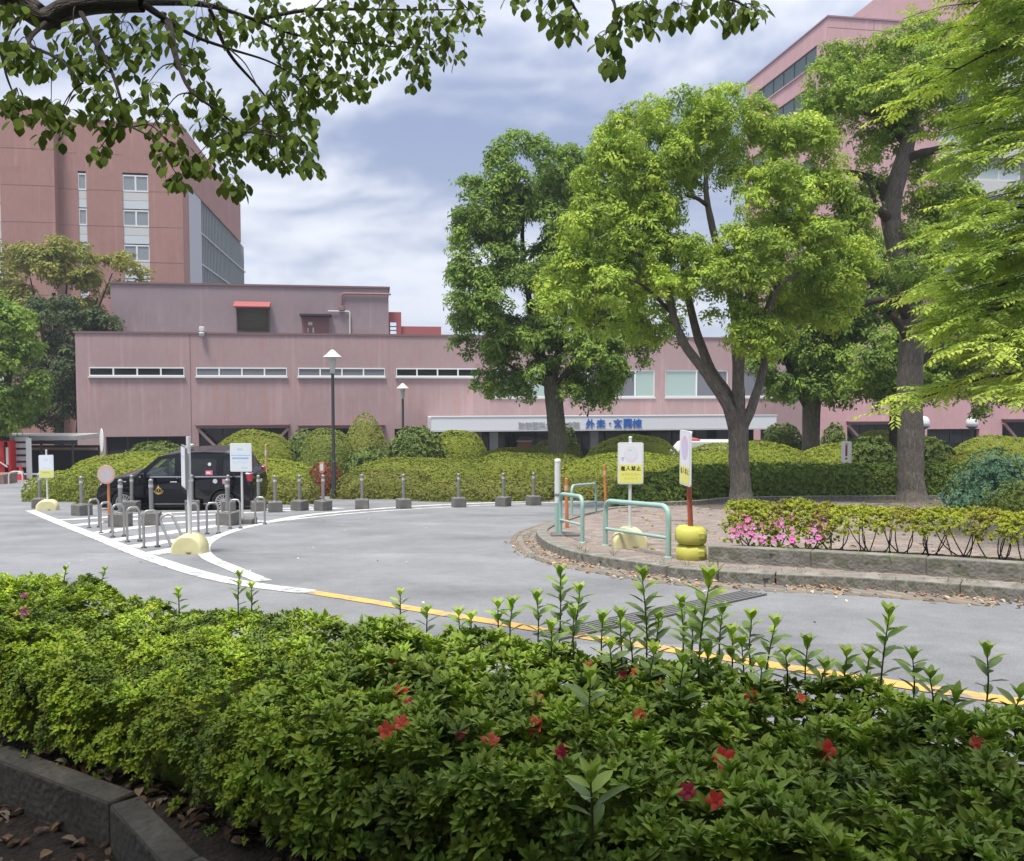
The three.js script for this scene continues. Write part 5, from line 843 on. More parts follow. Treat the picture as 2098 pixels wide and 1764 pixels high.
{ // white-capped pole at the island tip
  const t = thing('marker_pole', 'white-topped mint green pole standing in a small concrete block at the island tip', 'pole', spot(1142, 1110, 0.05)); part('post', cyl(0.045, 0.045, 1.32, 0, 0, 0, 14), mint, t); part('sleeve', [cyl(0.05, 0.05, 0.72, 0, 0.6, 0, 14), lathe([[0.001, 1.345], [0.045, 1.335], [0.053, 1.31], [0.053, 1.29]])], plain(0.66, 0.68, 0.68, 0.5), t); part('concrete_foot', rbx(0.5, 0.12, 0.3, 0.02, 0.14, 0.04, 0.02), blockConcrete, t); part('clamp', [lathe([[0.051, 0.72], [0.058, 0.73], [0.058, 0.76], [0.051, 0.77]])], dullSteel, t);
}
// mint pipe barriers: width, height, corner radius
function barrier(label, a, b, h, r = 0.032) {
  const p = gnd(...a), q = gnd(...b); p.y += 0.09; q.y += 0.09; const t = thing('pipe_barrier', label, 'barrier', p), d = q.clone().sub(p), top = 0.0;
  const A = V(0, h, 0), B = d.clone().add(V(0, h, 0));
  part('frame', bentPipe([V(0, -0.05, 0), A, B, d.clone().add(V(0, -0.05, 0))], r, 0.17, 12), mint, t);
  part('rail', pipe([V(0, h * 0.4, 0), d.clone().add(V(0, h * 0.4, 0))], r * 0.62, 4, 8), mint, t);
  for (const k of [V(0, 0, 0), d]) part('footplate', lathe([[0.034, 0.03], [0.05, 0.025], [0.055, 0], [0.034, -0.01]]).translate(k.x, k.y + 0.01, k.z), mint, t);
  return t;
}
barrier('wide mint green pipe barrier in front of the no-entry notice', [1240, 1133], [1369, 1160], 0.68, 0.036);
barrier('narrow mint green pipe barrier turned away behind the white-topped pole', [1148, 1111], [1193, 1127], 0.72);
barrier('small mint green pipe barrier by the orange posts and hedge end', [1171, 1070], [1221, 1060], 0.72);
{ // twin yellow weights with the slanting sign
  const t = thing('weighted_sign', 'white sign turned aside on a rusty red post in two stacked yellow weights', 'sign', spot(1416, 1163, 0.09));
  const can = lathe([[0.001, 0], [0.17, 0.0], [0.2, 0.03], [0.205, 0.1], [0.2, 0.17], [0.15, 0.215], [0.05, 0.22], [0.001, 0.22]], 8);
  const w1 = part('weight', can, tankYellow, t), w2 = part('weight', can.clone(), tankYellow, t); w2.position.set(-0.012, 0.222, 0); w2.rotation.y = 0.35; w1.rotation.y = 0.2; w2.rotation.z = -0.03;
  part('plug', rbx(0.09, 0.08, 0.03, 0.01, 0.05, 0.12, 0.19), tankYellow, w1); part('plug', rbx(0.09, 0.08, 0.03, 0.01, 0.03, 0.12, 0.19), tankYellow, w2);
  part('post', taper([V(-0.01, 0.4, 0), V(-0.03, 0.8, 0), V(-0.05, 1.42, 0.0)], [0.034, 0.032, 0.03], 12, 4), rustPole, t);
  const b = part('board', board(0.42, 0.68, 0.03), whiteFrame, t); b.position.set(-0.09, 1.3, 0.03); b.rotation.set(0, -1.46, 0, 'YXZ'); b.rotateX(0.0);
  const [g, m] = printed(0.38, 0.64, (c, W, H) => { c.fillStyle = '#e8e6ee'; c.fillRect(0, 0, W, H); c.fillStyle = '#dcc0d2'; c.beginPath(); c.ellipse(W * 0.5, H * 0.3, W * 0.36, H * 0.24, 0, 0, 7); c.fill(); c.fillStyle = '#cfc8e4'; c.beginPath(); c.ellipse(W * 0.5, H * 0.32, W * 0.26, H * 0.18, 0, 0, 7); c.fill(); c.fillStyle = '#e7e27e'; c.fillRect(0, H * 0.66, W, H * 0.34); ['shin', 'nyuu', 'kin', 'shi'].forEach((k, i) => strokes(c, KANJI[k], W * (0.07 + i * 0.225), H * 0.69, W * 0.2, W * 0.03, '#5c5638')); }); part('printed_face', g, m, b).position.z = 0.012;
  part('bracket', rbx(0.34, 0.03, 0.04, 0.006, 0, 0.33, -0.02), dullSteel, b);
}
{ // small sign over the box hedge
  const p = at(1732, 940, 29); const t = thing('hedge_sign', 'small white sign with a red stroke rising behind the box hedge', 'sign', V(p.x, groundY(-29), -29)); const y = at(1732, 926, 29).y - groundY(-29);
  part('post', cyl(0.05, 0.05, y, 0, 0, 0, 10), orangePole, t); const b = part('board', board(0.34, 0.72, 0.06), whiteFrame, t); b.position.set(0, y, 0.08); const [g, m] = printed(0.3, 0.68, (c, W, H) => { c.fillStyle = '#e9e6e6'; c.fillRect(0, 0, W, H); c.fillStyle = '#8e3d40'; c.fillRect(W * 0.36, H * 0.14, W * 0.24, H * 0.56); c.beginPath(); c.arc(W * 0.48, H * 0.82, W * 0.13, 0, 7); c.fill(); c.fillStyle = '#c98f8c'; c.fillRect(W * 0.3, H * 0.06, W * 0.36, H * 0.06); }); part('printed_face', g, m, b).position.z = 0.012;
}
{ // oval sign at the west, seen nearly edge on
  const d = 31, p = at(213, 940, d), t = thing('oval_sign', 'white oval sign seen edge on, rising from the clipped west mound', 'sign', V(p.x, groundY(-d), -d), -0.95); const y = at(213, 902, d).y - groundY(-d); part('post', cyl(0.035, 0.035, y, 0, 0, 0, 10), postMat, t); const b = part('disc', [lathe([[0.001, 0.012], [0.31, 0.012], [0.32, 0], [0.31, -0.012], [0.001, -0.012]], 32).rotateX(Math.PI / 2).scale(1, 1.35, 1)], whiteFrame, t); b.position.set(0, y, 0.06);
}
// lamp posts with shallow white hats
function hatLamp(label, px, pyTop, d, s = 1) {
  const top = at(px, pyTop, d), y0 = groundY(-d), H = top.y - y0, t = thing('lamp_post', label, 'lamp post', V(top.x, y0, -d), 0, undefined);
  part('pole', [cyl(0.075, 0.075, 1.2, 0, 0, 0, 14), cyl(0.055, 0.05, H - 1.2 - 0.75 * s, 0, 1.2, 0, 14), lathe([[0.075, 1.2], [0.075, 1.22], [0.055, 1.26]])], plain(0.06, 0.065, 0.07, 0.55, { metalness: 0.2 }), t);
  part('neck', lathe([[0.06, H - 0.78 * s], [0.075, H - 0.76 * s], [0.08, H - 0.66 * s], [0.12 * s, H - 0.4 * s], [0.13 * s, H - 0.3 * s]]), offWhite, t);
  part('hat', lathe([[0.001, H], [0.06 * s, H - 0.02 * s], [0.16 * s, H - 0.12 * s], [0.3 * s, H - 0.24 * s], [0.31 * s, H - 0.27 * s], [0.1 * s, H - 0.25 * s], [0.001, H - 0.25 * s]], 24), plain(0.6, 0.6, 0.57, 0.55), t);
  return t;
}
hatLamp('tall dark lamp post with a white hat by the bronze-red shrub', 681, 716, 28.1);
hatLamp('smaller white-hatted lamp post rising behind the leafy domes', 825, 785, 38, 0.9);
{
  const d = 27.5, top = at(1884, 728, d), y0 = groundY(-d), H = top.y - y0, t = thing('lamp_post', 'grey lamp post with a small white globe beside the tall trunk', 'lamp post', V(top.x, y0, -d)); part('pole', [cyl(0.06, 0.045, H - 0.25, 0, 0, 0, 14), cyl(0.085, 0.085, 1.3, 0, 0, 0, 14)], plain(0.2, 0.22, 0.24, 0.5, { metalness: 0.3 }), t); part('globe', new THREE.SphereGeometry(0.15, 20, 14).scale(1, 0.9, 1).translate(0, H - 0.13, 0), plain(0.62, 0.62, 0.6, 0.4), t); part('neck', lathe([[0.05, H - 0.42], [0.08, H - 0.38], [0.09, H - 0.24]]), offWhite, t);
  const L = 'short lamp post with a white dome globe before the pink entrance wall', g = 'dome globe lamps before the pink wall';
  for (const [x, y, dd] of [[1893, 853, 44], [1992, 853, 44]]) { const p = at(x, y, dd), b = groundY(-dd), h = p.y - b, k = thing('globe_lamp', L, 'lamp', V(p.x, b, -dd), 0, g); part('pole', cyl(0.06, 0.06, h - 0.6, 0, 0, 0, 12), darkSteel, k); part('globe', lathe([[0.001, h + 0.02], [0.16, h - 0.03], [0.26, h - 0.16], [0.29, h - 0.34], [0.28, h - 0.52], [0.001, h - 0.52]]), plain(0.66, 0.67, 0.68, 0.35), k); part('collar', lathe([[0.08, h - 0.66], [0.2, h - 0.6], [0.29, h - 0.523]]), darkSteel, k); }
}
{ // white hoop rail over the hedge at the east
  const d = 27.6, t = thing('hoop_rail', 'white curved pipe rail showing over the eastern box hedge', 'rail', V(at(2020, 980, d).x, groundY(-d), -d)), y = at(2020, 956, d).y - groundY(-d); part('pipe', bentPipe([V(-0.05, 0, 0), V(-0.05, y, 0), V(0.75, y + 0.03, -0.1), V(0.75, 0, -0.1)], 0.035, 0.22), plain(0.6, 0.6, 0.55, 0.5), t);
}

// ---------------------------------------------------------------- west corner: bike shed, red cabinets, rails
{
  const d = 41, A = (x, y, dd = d) => at(x, y, dd), y0 = groundY(-d), a = A(-120, 900), b = A(157, 900), w = b.x - a.x, t = thing('bike_shed', 'open shed with a pale corrugated flat roof beside the plaster block', 'shed', V(a.x, y0, -d)), roof = A(80, 897).y - y0;
  part('roof', [rbx(w, 0.22, 2.4, 0.03, w / 2, roof, -1)], plain(0.42, 0.4, 0.38, 0.6), t);
  for (let i = 0; i < 5; i++) part('post', cyl(0.05, 0.05, roof - 0.1, 0.3 + i * (w - 0.5) / 4, 0, 0), darkSteel, t);
  part('beam', bx(0, w, roof - 0.3, roof - 0.13, -0.06, 0.06), darkSteel, t);
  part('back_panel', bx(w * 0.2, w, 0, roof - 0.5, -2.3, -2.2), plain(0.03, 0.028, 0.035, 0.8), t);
  for (let i = 0; i < 26; i++) part('scallop', bx(w * 0.45 + i * 0.135, w * 0.45 + i * 0.135 + 0.1, roof - 0.72, roof - 0.62, -2.19, -2.15), plain(0.5, 0.36, 0.25, 0.7), t);
  part('rail', [bx(0, w, roof - 0.75, roof - 0.7, -2.14, -2.1)], plain(0.3, 0.2, 0.16, 0.7), t);
}
{
  const d = 39.5, y0 = groundY(-d), L = (x) => at(x, 960, d).x, S2 = d / FOCAL;
  const t = thing('red_cabinet', 'large bright red cabinet with a white slanting pipe in front', 'cabinet', V(L(2), y0, -d)); part('body', rbx(1.15, 1.5, 0.7, 0.04, 0, 1.05, 0), plain(0.5, 0.012, 0.016, 0.35), t); part('plinth', rbx(1.2, 0.3, 0.74, 0.02, 0, 0.15, 0), plain(0.25, 0.25, 0.25, 0.8), t); part('pipe', pipe([V(-0.5, 1.25, 0.42), V(0.1, 0.9, 0.42), V(0.55, 0.6, 0.42)], 0.04, 8, 8), plain(0.6, 0.45, 0.45, 0.5), t); part('panel', rbx(0.5, 0.5, 0.03, 0.01, 0.1, 1.3, 0.36), plain(0.56, 0.03, 0.03, 0.3), t);
  const u = thing('red_cabinet', 'narrow red cabinet beside the white slatted rack', 'cabinet', V(L(25), y0, -d + 0.1)); part('body', rbx(0.32, 1.5, 0.5, 0.03, 0, 1.05, 0), plain(0.5, 0.012, 0.016, 0.35), u); part('panel', rbx(0.12, 0.8, 0.03, 0.01, 0, 1.1, 0.26), plain(0.55, 0.5, 0.45, 0.5), u); part('plinth', rbx(0.34, 0.3, 0.5, 0.02, 0, 0.15, 0), plain(0.2, 0.2, 0.2, 0.8), u);
  const r = thing('slatted_rack', 'white slatted rack under the bike shed roof', 'rack', V(L(42), y0, -d - 0.2)); for (let i = 0; i < 5; i++) part('slat', rbx(0.52, 0.2, 0.3, 0.02, 0, 0.65 + i * 0.3, 0), plain(0.46, 0.44, 0.43, 0.6), r); for (const s of [-1, 1]) part('upright', bx(s * 0.25 - 0.02, s * 0.25 + 0.02, 0, 2.0, -0.18, -0.14), darkSteel, r);
  const w = thing('white_panel', 'tall white panel standing by the dark shed opening', 'panel', V(L(65), y0, -d + 0.2)); part('sheet', rbx(0.24, 1.85, 0.06, 0.01, 0, 0.98, 0), offWhite, w); part('foot', rbx(0.34, 0.06, 0.3, 0.01, 0, 0.03, 0), darkSteel, w);
  for (const [x, lab] of [[55, 'small red traffic cone beside the tall white panel']]) { const c = thing('traffic_cone', lab, 'traffic cone', V(L(x), y0, -d + 0.5)); part('cone', lathe([[0.2, 0.03], [0.17, 0.05], [0.035, 0.72], [0.001, 0.73]]), plain(0.5, 0.03, 0.04, 0.5), c); part('collar', lathe([[0.125, 0.3], [0.13, 0.31], [0.098, 0.45], [0.094, 0.45]]), offWhite, c); part('base', rbx(0.42, 0.04, 0.42, 0.015, 0, 0.02, 0), plain(0.35, 0.03, 0.03, 0.6), c); }
  const hl = 'wide white hoop rail before the red cabinets', hd = 36, hy = groundY(-hd); 
  for (const [x, lab, ww] of [[32, hl, 0.58], [92, 'white hoop rail half hidden by the west hedge end', 0.6]]) { const h = thing('hoop_rail', lab, 'rail', V(at(x, 980, hd).x, hy, -hd)); const top = at(x, 966, hd).y - hy; part('pipe', bentPipe([V(-ww / 2, 0, 0), V(-ww / 2, top, 0), V(ww / 2, top, 0), V(ww / 2, 0, 0)], 0.03, 0.26), offWhite, h); }
  single('brick_step', [bx(-0.6, 1.6, 0, 0.42, -0.5, 0.5)].map((g) => g.translate(L(28), groundY(-36.5), -36.5)), new THREE.MeshStandardMaterial({ map: repeated(grained([0.22, 0.15, 0.12], 0.3, 6, 30, 0.3), 1), roughness: 0.9 }), 'low brown brick planter edge under the white hoop rail', 'planter');
}
{ // ambulance-like white van roof behind the mounds
  const d = 41, p = at(1440, 900, d), t = thing('parked_van', 'white van with red lights mostly hidden behind the mounds at the entrance', 'van', V(p.x, groundY(-d), -d)), top = at(1440, 904, d).y - groundY(-d);
  const s = new THREE.Shape([[-1.9, 0.3], [-1.95, 0.9], [-1.5, 1.1], [-1.05, top - 0.1], [-0.8, top], [1.7, top], [1.85, top - 0.15], [1.9, 0.3]].map(([x, y]) => new THREE.Vector2(x, y))); const g = new THREE.ExtrudeGeometry(s, { depth: 1.5, bevelEnabled: true, bevelSize: 0.05, bevelThickness: 0.08, bevelSegments: 3 }); g.translate(0, 0, -0.75); part('body', g, plain(0.66, 0.66, 0.66, 0.3), t);
  for (const [x, z] of [[-1.2, 0.72], [1.25, 0.72], [-1.2, -0.72], [1.25, -0.72]]) part('wheel', cyl(0.32, 0.32, 0.2, 0, -0.1, 0, 20).rotateX(Math.PI / 2).translate(x, 0.32, z), blackIn, t); part('light_bar', rbx(0.5, 0.12, 1.2, 0.04, -0.5, top + 0.08, 0), plain(0.5, 0.05, 0.06, 0.3), t); part('window', bx(-0.7, 1.5, top - 0.75, top - 0.3, 0.83, 0.842), darkGlass, t);
}

// ---------------------------------------------------------------- taxi
{
  const p0 = gnd(188, 1047), sc = 0.97, len = 4.34 * sc, t = thing('taxi', 'black high-roofed taxi parked at the stand with round gold door emblem', 'taxi', V(p0.x + len / 2, groundY(-23.4 - 0.75), -23.4 - 0.75)); t.scale.setScalar(sc); t.rotation.x = 0.06; t.rotation.y = 0.02;
  const paint = new THREE.MeshPhysicalMaterial({ color: lin(0.003, 0.0035, 0.007), roughness: 0.4, specularIntensity: 0.1, clearcoat: 0.8, clearcoatRoughness: 0.03 }), chrome = plain(0.6, 0.6, 0.62, 0.15, { metalness: 1 }), trimBlack = plain(0.012, 0.012, 0.013, 0.55), tyre = plain(0.015, 0.015, 0.016, 0.85);
  const wf = -1.416, wr = 1.56 - 0.2, R = 0.34, HW = 0.85;
  { // lower body with wheel arches
    const s = new THREE.Shape(); s.moveTo(-2.1, 0.22); s.lineTo(wf - 0.41, 0.22); s.absarc(wf, 0.33, 0.41, Math.PI + 0.27, -0.27, true); s.lineTo(wr - 0.41, 0.22); s.absarc(wr, 0.33, 0.41, Math.PI + 0.27, -0.27, true); s.lineTo(2.1, 0.26); s.quadraticCurveTo(2.19, 0.5, 2.15, 0.72); s.quadraticCurveTo(2.13, 0.98, 2.04, 1.12); s.lineTo(1.0, 1.085); s.lineTo(-0.9, 1.05); s.lineTo(-1.15, 1.045); s.quadraticCurveTo(-1.75, 1.0, -1.98, 0.86); s.quadraticCurveTo(-2.17, 0.72, -2.17, 0.5); s.quadraticCurveTo(-2.17, 0.3, -2.1, 0.22);
    const g = new THREE.ExtrudeGeometry(s, { depth: 2 * HW - 0.16, bevelEnabled: true, bevelSize: 0.05, bevelThickness: 0.08, bevelSegments: 4, curveSegments: 16 }); g.translate(0, 0, -HW + 0.08); const p = g.attributes.position; for (let i = 0; i < p.count; i++) { const y = p.getY(i), x = p.getX(i); p.setZ(i, p.getZ(i) * (1 - 0.04 * smooth(0.7, 1.1, y)) * (1 - 0.12 * smooth(-1.5, -2.2, x)) * (1 - 0.07 * smooth(1.7, 2.2, x))); } g.computeVertexNormals(); part('body', g, paint, t);
    part('underbody', bx(-1.9, 1.95, 0.2, 0.6, -0.6, 0.6), trimBlack, t);
  }
  const lean = 0.16, sideZ = HW - 0.05, wins = [[[-0.86, 1.08], [-0.36, 1.55], [0.03, 1.58], [0.03, 1.08]], [[0.3, 1.09], [0.3, 1.58], [1.18, 1.58], [1.2, 1.1]], [[1.36, 1.11], [1.36, 1.57], [1.68, 1.53], [1.8, 1.13]]];
  const outline = [[-1.12, 1.03], [-0.42, 1.62], [-0.12, 1.68], [1.5, 1.69], [1.72, 1.62], [2.02, 1.1]];
  const glass = new THREE.MeshPhysicalMaterial({ color: lin(0.8, 0.86, 0.83), roughness: 0.03, transmission: 1, thickness: 0 }), tinted = new THREE.MeshPhysicalMaterial({ color: lin(0.05, 0.055, 0.06), roughness: 0.03, transmission: 0.7, thickness: 0 });
  for (const sd of [1, -1]) {
    const h = new THREE.Group(); h.name = 'side_frame'; h.position.set(0, 1.05, sd * sideZ); h.rotation.x = -sd * lean; t.add(h);
    const s = new THREE.Shape(outline.map(([x, y]) => new THREE.Vector2(x, y - 1.05))); for (const w of wins) s.holes.push(new THREE.Path(w.map(([x, y]) => new THREE.Vector2(x, y - 1.05))));
    const g = new THREE.ExtrudeGeometry(s, { depth: 0.04, bevelEnabled: true, bevelSize: 0.008, bevelThickness: 0.008, bevelSegments: 2 }); g.translate(0, 0, -0.02); part('pillars', g, paint, h);
    wins.forEach((w, i) => { const q = new THREE.ExtrudeGeometry(new THREE.Shape(w.map(([x, y]) => new THREE.Vector2(x, y - 1.05))), { depth: 0.006, bevelEnabled: false }); q.translate(0, 0, sd * 0.008 - 0.003); part('window', q, i ? tinted : glass, h); });
    part('belt_trim', bx(-0.95, 1.9, -0.006, 0.026, 0.022 * sd - 0.012, 0.022 * sd + 0.02), chrome, h);
    if (sd > 0) { part('sticker', rbx(0.2, 0.13, 0.004, 0.001, 0.99, 0.12, 0.032), plain(0.62, 0.12, 0.2, 0.5), h); part('sticker', bx(0.92, 1.03, 0.09, 0.15, 0.034, 0.038), offWhite, h); part('sticker', new THREE.CircleGeometry(0.05, 20).translate(1.0, 0.36, 0.034), offWhite, h); }
  }
  { // roof, windscreen, tailgate glass
    const rp = [[-0.46, 1.585], [-0.3, 1.68], [0.1, 1.755], [0.8, 1.79], [1.4, 1.765], [1.72, 1.69], [1.82, 1.56], [1.7, 1.57], [1.4, 1.68], [0.1, 1.68], [-0.3, 1.62]], s = new THREE.Shape(rp.map(([x, y]) => new THREE.Vector2(x, y))), g = new THREE.ExtrudeGeometry(s, { depth: 1.28, bevelEnabled: true, bevelSize: 0.02, bevelThickness: 0.07, bevelSegments: 4 }); g.translate(0, 0, -0.64); const p = g.attributes.position; for (let i = 0; i < p.count; i++) p.setY(i, p.getY(i) - 0.05 * (p.getZ(i) / 0.7) ** 2); g.computeVertexNormals(); part('roof', g, paint, t);
    const quad = (pts) => { const q = new THREE.BufferGeometry(); q.setAttribute('position', new THREE.Float32BufferAttribute([...pts[0], ...pts[1], ...pts[2], ...pts[0], ...pts[2], ...pts[3]], 3)); q.computeVertexNormals(); return q; };
    part('windscreen', quad([[-1.15, 1.05, -0.76], [-1.15, 1.05, 0.76], [-0.45, 1.6, 0.68], [-0.45, 1.6, -0.68]]), glass, t);
    part('rear_window', quad([[1.97, 1.15, 0.72], [1.97, 1.15, -0.72], [1.8, 1.58, -0.64], [1.8, 1.58, 0.64]]), tinted, t);
    part('roof_lamp', [rbx(0.16, 0.12, 0.3, 0.04, 0.2, 1.82, 0)], offWhite, t);
  }
  const cabin = part('seats', [rbx(0.5, 0.5, 1.3, 0.1, 0.25, 0.95, 0), rbx(0.16, 0.55, 0.5, 0.07, 0.5, 1.15, 0.36), rbx(0.16, 0.55, 0.5, 0.07, 0.5, 1.15, -0.36), rbx(0.1, 0.18, 0.28, 0.04, 0.54, 1.5, 0.36), rbx(0.1, 0.18, 0.28, 0.04, 0.54, 1.5, -0.36), rbx(0.2, 0.7, 1.3, 0.08, 1.75, 1.1, 0), rbx(0.3, 0.2, 1.4, 0.08, -0.8, 1.02, 0)], trimBlack, t);
  part('steering_wheel', new THREE.TorusGeometry(0.18, 0.018, 8, 24).rotateY(Math.PI / 2).rotateZ(0.4).translate(-0.42, 1.12, -0.36), trimBlack, t);
  for (const [x, z] of [[wf, 1], [wr, 1], [wf, -1], [wr, -1]]) {
    const w = new THREE.Group(); w.name = 'wheel'; w.position.set(x, R, z * (HW - 0.12)); if (z < 0) w.rotation.y = Math.PI; t.add(w);
    part('tyre', lathe([[0.23, -0.09], [0.3, -0.1], [0.335, -0.07], [0.34, 0], [0.335, 0.07], [0.3, 0.1], [0.24, 0.095], [0.23, 0.06]], 32).rotateX(Math.PI / 2), tyre, w);
    const sp = []; for (let i = 0; i < 15; i++) { const g = new THREE.BoxGeometry(0.026, 0.16, 0.016); g.translate(0, 0.14, 0.075); g.rotateZ(i / 15 * 6.283); sp.push(g); } sp.push(lathe([[0.2, 0.05], [0.235, 0.06], [0.235, 0.085], [0.215, 0.09], [0.2, 0.075]], 32).rotateX(Math.PI / 2), lathe([[0.001, 0.09], [0.05, 0.088], [0.075, 0.07], [0.075, 0.05]], 24).rotateX(Math.PI / 2));
    part('rim', sp, plain(0.55, 0.55, 0.56, 0.3, { metalness: 0.7 }), w); part('brake_disc', cyl(0.21, 0.21, 0.02, 0, 0, 0, 24).rotateX(Math.PI / 2).translate(0, 0, 0.03), trimBlack, w);
  }
  const zf = HW - 0.005;
  for (const sd of [1, -1]) {
    const dz = sd * zf; part('door_handle', rbx(0.2, 0.03, 0.03, 0.012, 0.0, 0.92, dz), chrome, t); part('door_handle', rbx(0.2, 0.03, 0.03, 0.012, 0.34, 0.93, dz), chrome, t);
    part('door_gap', [bx(0.165, 0.175, 0.3, 1.05, dz - 0.004, dz + 0.001), bx(1.02, 1.03, 0.62, 1.07, dz - 0.004, dz + 0.001), bx(-1.0, -0.99, 0.4, 1.03, dz - 0.004, dz + 0.001)], blackIn, t);
    part('sill_trim', bx(-0.95, 0.9, 0.29, 0.31, dz - 0.01, dz + 0.006), chrome, t);
    part('wing_mirror', rbx(0.12, 0.14, 0.2, 0.04, -0.78, 1.13, sd * (HW + 0.1)), paint, t);
    part('tail_lamp', [rbx(0.1, 0.52, 0.14, 0.03).rotateZ(0.36).translate(1.8, 1.38, sd * 0.715), rbx(0.2, 0.26, 0.2, 0.04, 2.06, 1.02, sd * 0.68)], new THREE.MeshPhysicalMaterial({ color: lin(0.45, 0.012, 0.03), roughness: 0.15, clearcoat: 1 }), t);
    part('headlamp', rbx(0.26, 0.12, 0.3, 0.05, -1.98, 0.8, sd * 0.58), plain(0.55, 0.56, 0.58, 0.1), t);
    part('fog_lamp', rbx(0.06, 0.06, 0.12, 0.02, -2.14, 0.45, sd * 0.6), offWhite, t); part('marker_lamp', rbx(0.07, 0.025, 0.01, 0.004, -1.36, 0.93, sd * (zf - 0.03)), offWhite, t);
  }
  part('grille', [0, 1, 2, 3, 4].map((i) => rbx(0.02, 0.025, 0.9, 0.008, -2.175 + (i > 3 ? 0.02 : 0), 0.48 + i * 0.07, 0)), chrome, t); part('number_plate', bx(2.185, 2.195, 0.68, 0.85, -0.17, 0.17), offWhite, t); part('bumper_trim', rbx(0.06, 0.12, 1.4, 0.03, 2.16, 0.42, 0), trimBlack, t);
  const gold = plain(0.5, 0.36, 0.1, 0.4, { metalness: 0.3 }), em = new THREE.Group(); em.name = 'door_emblem'; em.position.set(-0.42, 0.68, zf + 0.004); t.add(em);
  part('ring', new THREE.TorusGeometry(0.075, 0.012, 8, 28), gold, em); part('crest', [bx(-0.012, 0.012, -0.03, 0.14, -0.003, 0.003), bx(-0.06, 0.06, 0.05, 0.07, -0.0035, 0.0035), new THREE.ConeGeometry(0.05, 0.08, 3).rotateY(0.5).scale(1, 1, 0.08).translate(0, 0.12, 0)], gold, em); part('ribbon', new THREE.TorusGeometry(0.13, 0.012, 6, 24, Math.PI * 0.9).rotateZ(Math.PI * 1.05).translate(0, 0.03, 0), gold, em);
  part('sticker', bx(1.36, 1.54, 0.86, 1.0, zf + 0.002, zf + 0.006), plain(0.62, 0.2, 0.34, 0.5), t); part('sticker', new THREE.CircleGeometry(0.065, 24).translate(1.16, 0.94, zf + 0.006), offWhite, t); part('sticker', [bx(1.39, 1.44, 0.93, 0.97, zf + 0.007, zf + 0.009), bx(1.46, 1.51, 0.93, 0.97, zf + 0.007, zf + 0.009), bx(1.39, 1.51, 0.885, 0.905, zf + 0.007, zf + 0.009)], offWhite, t);
}

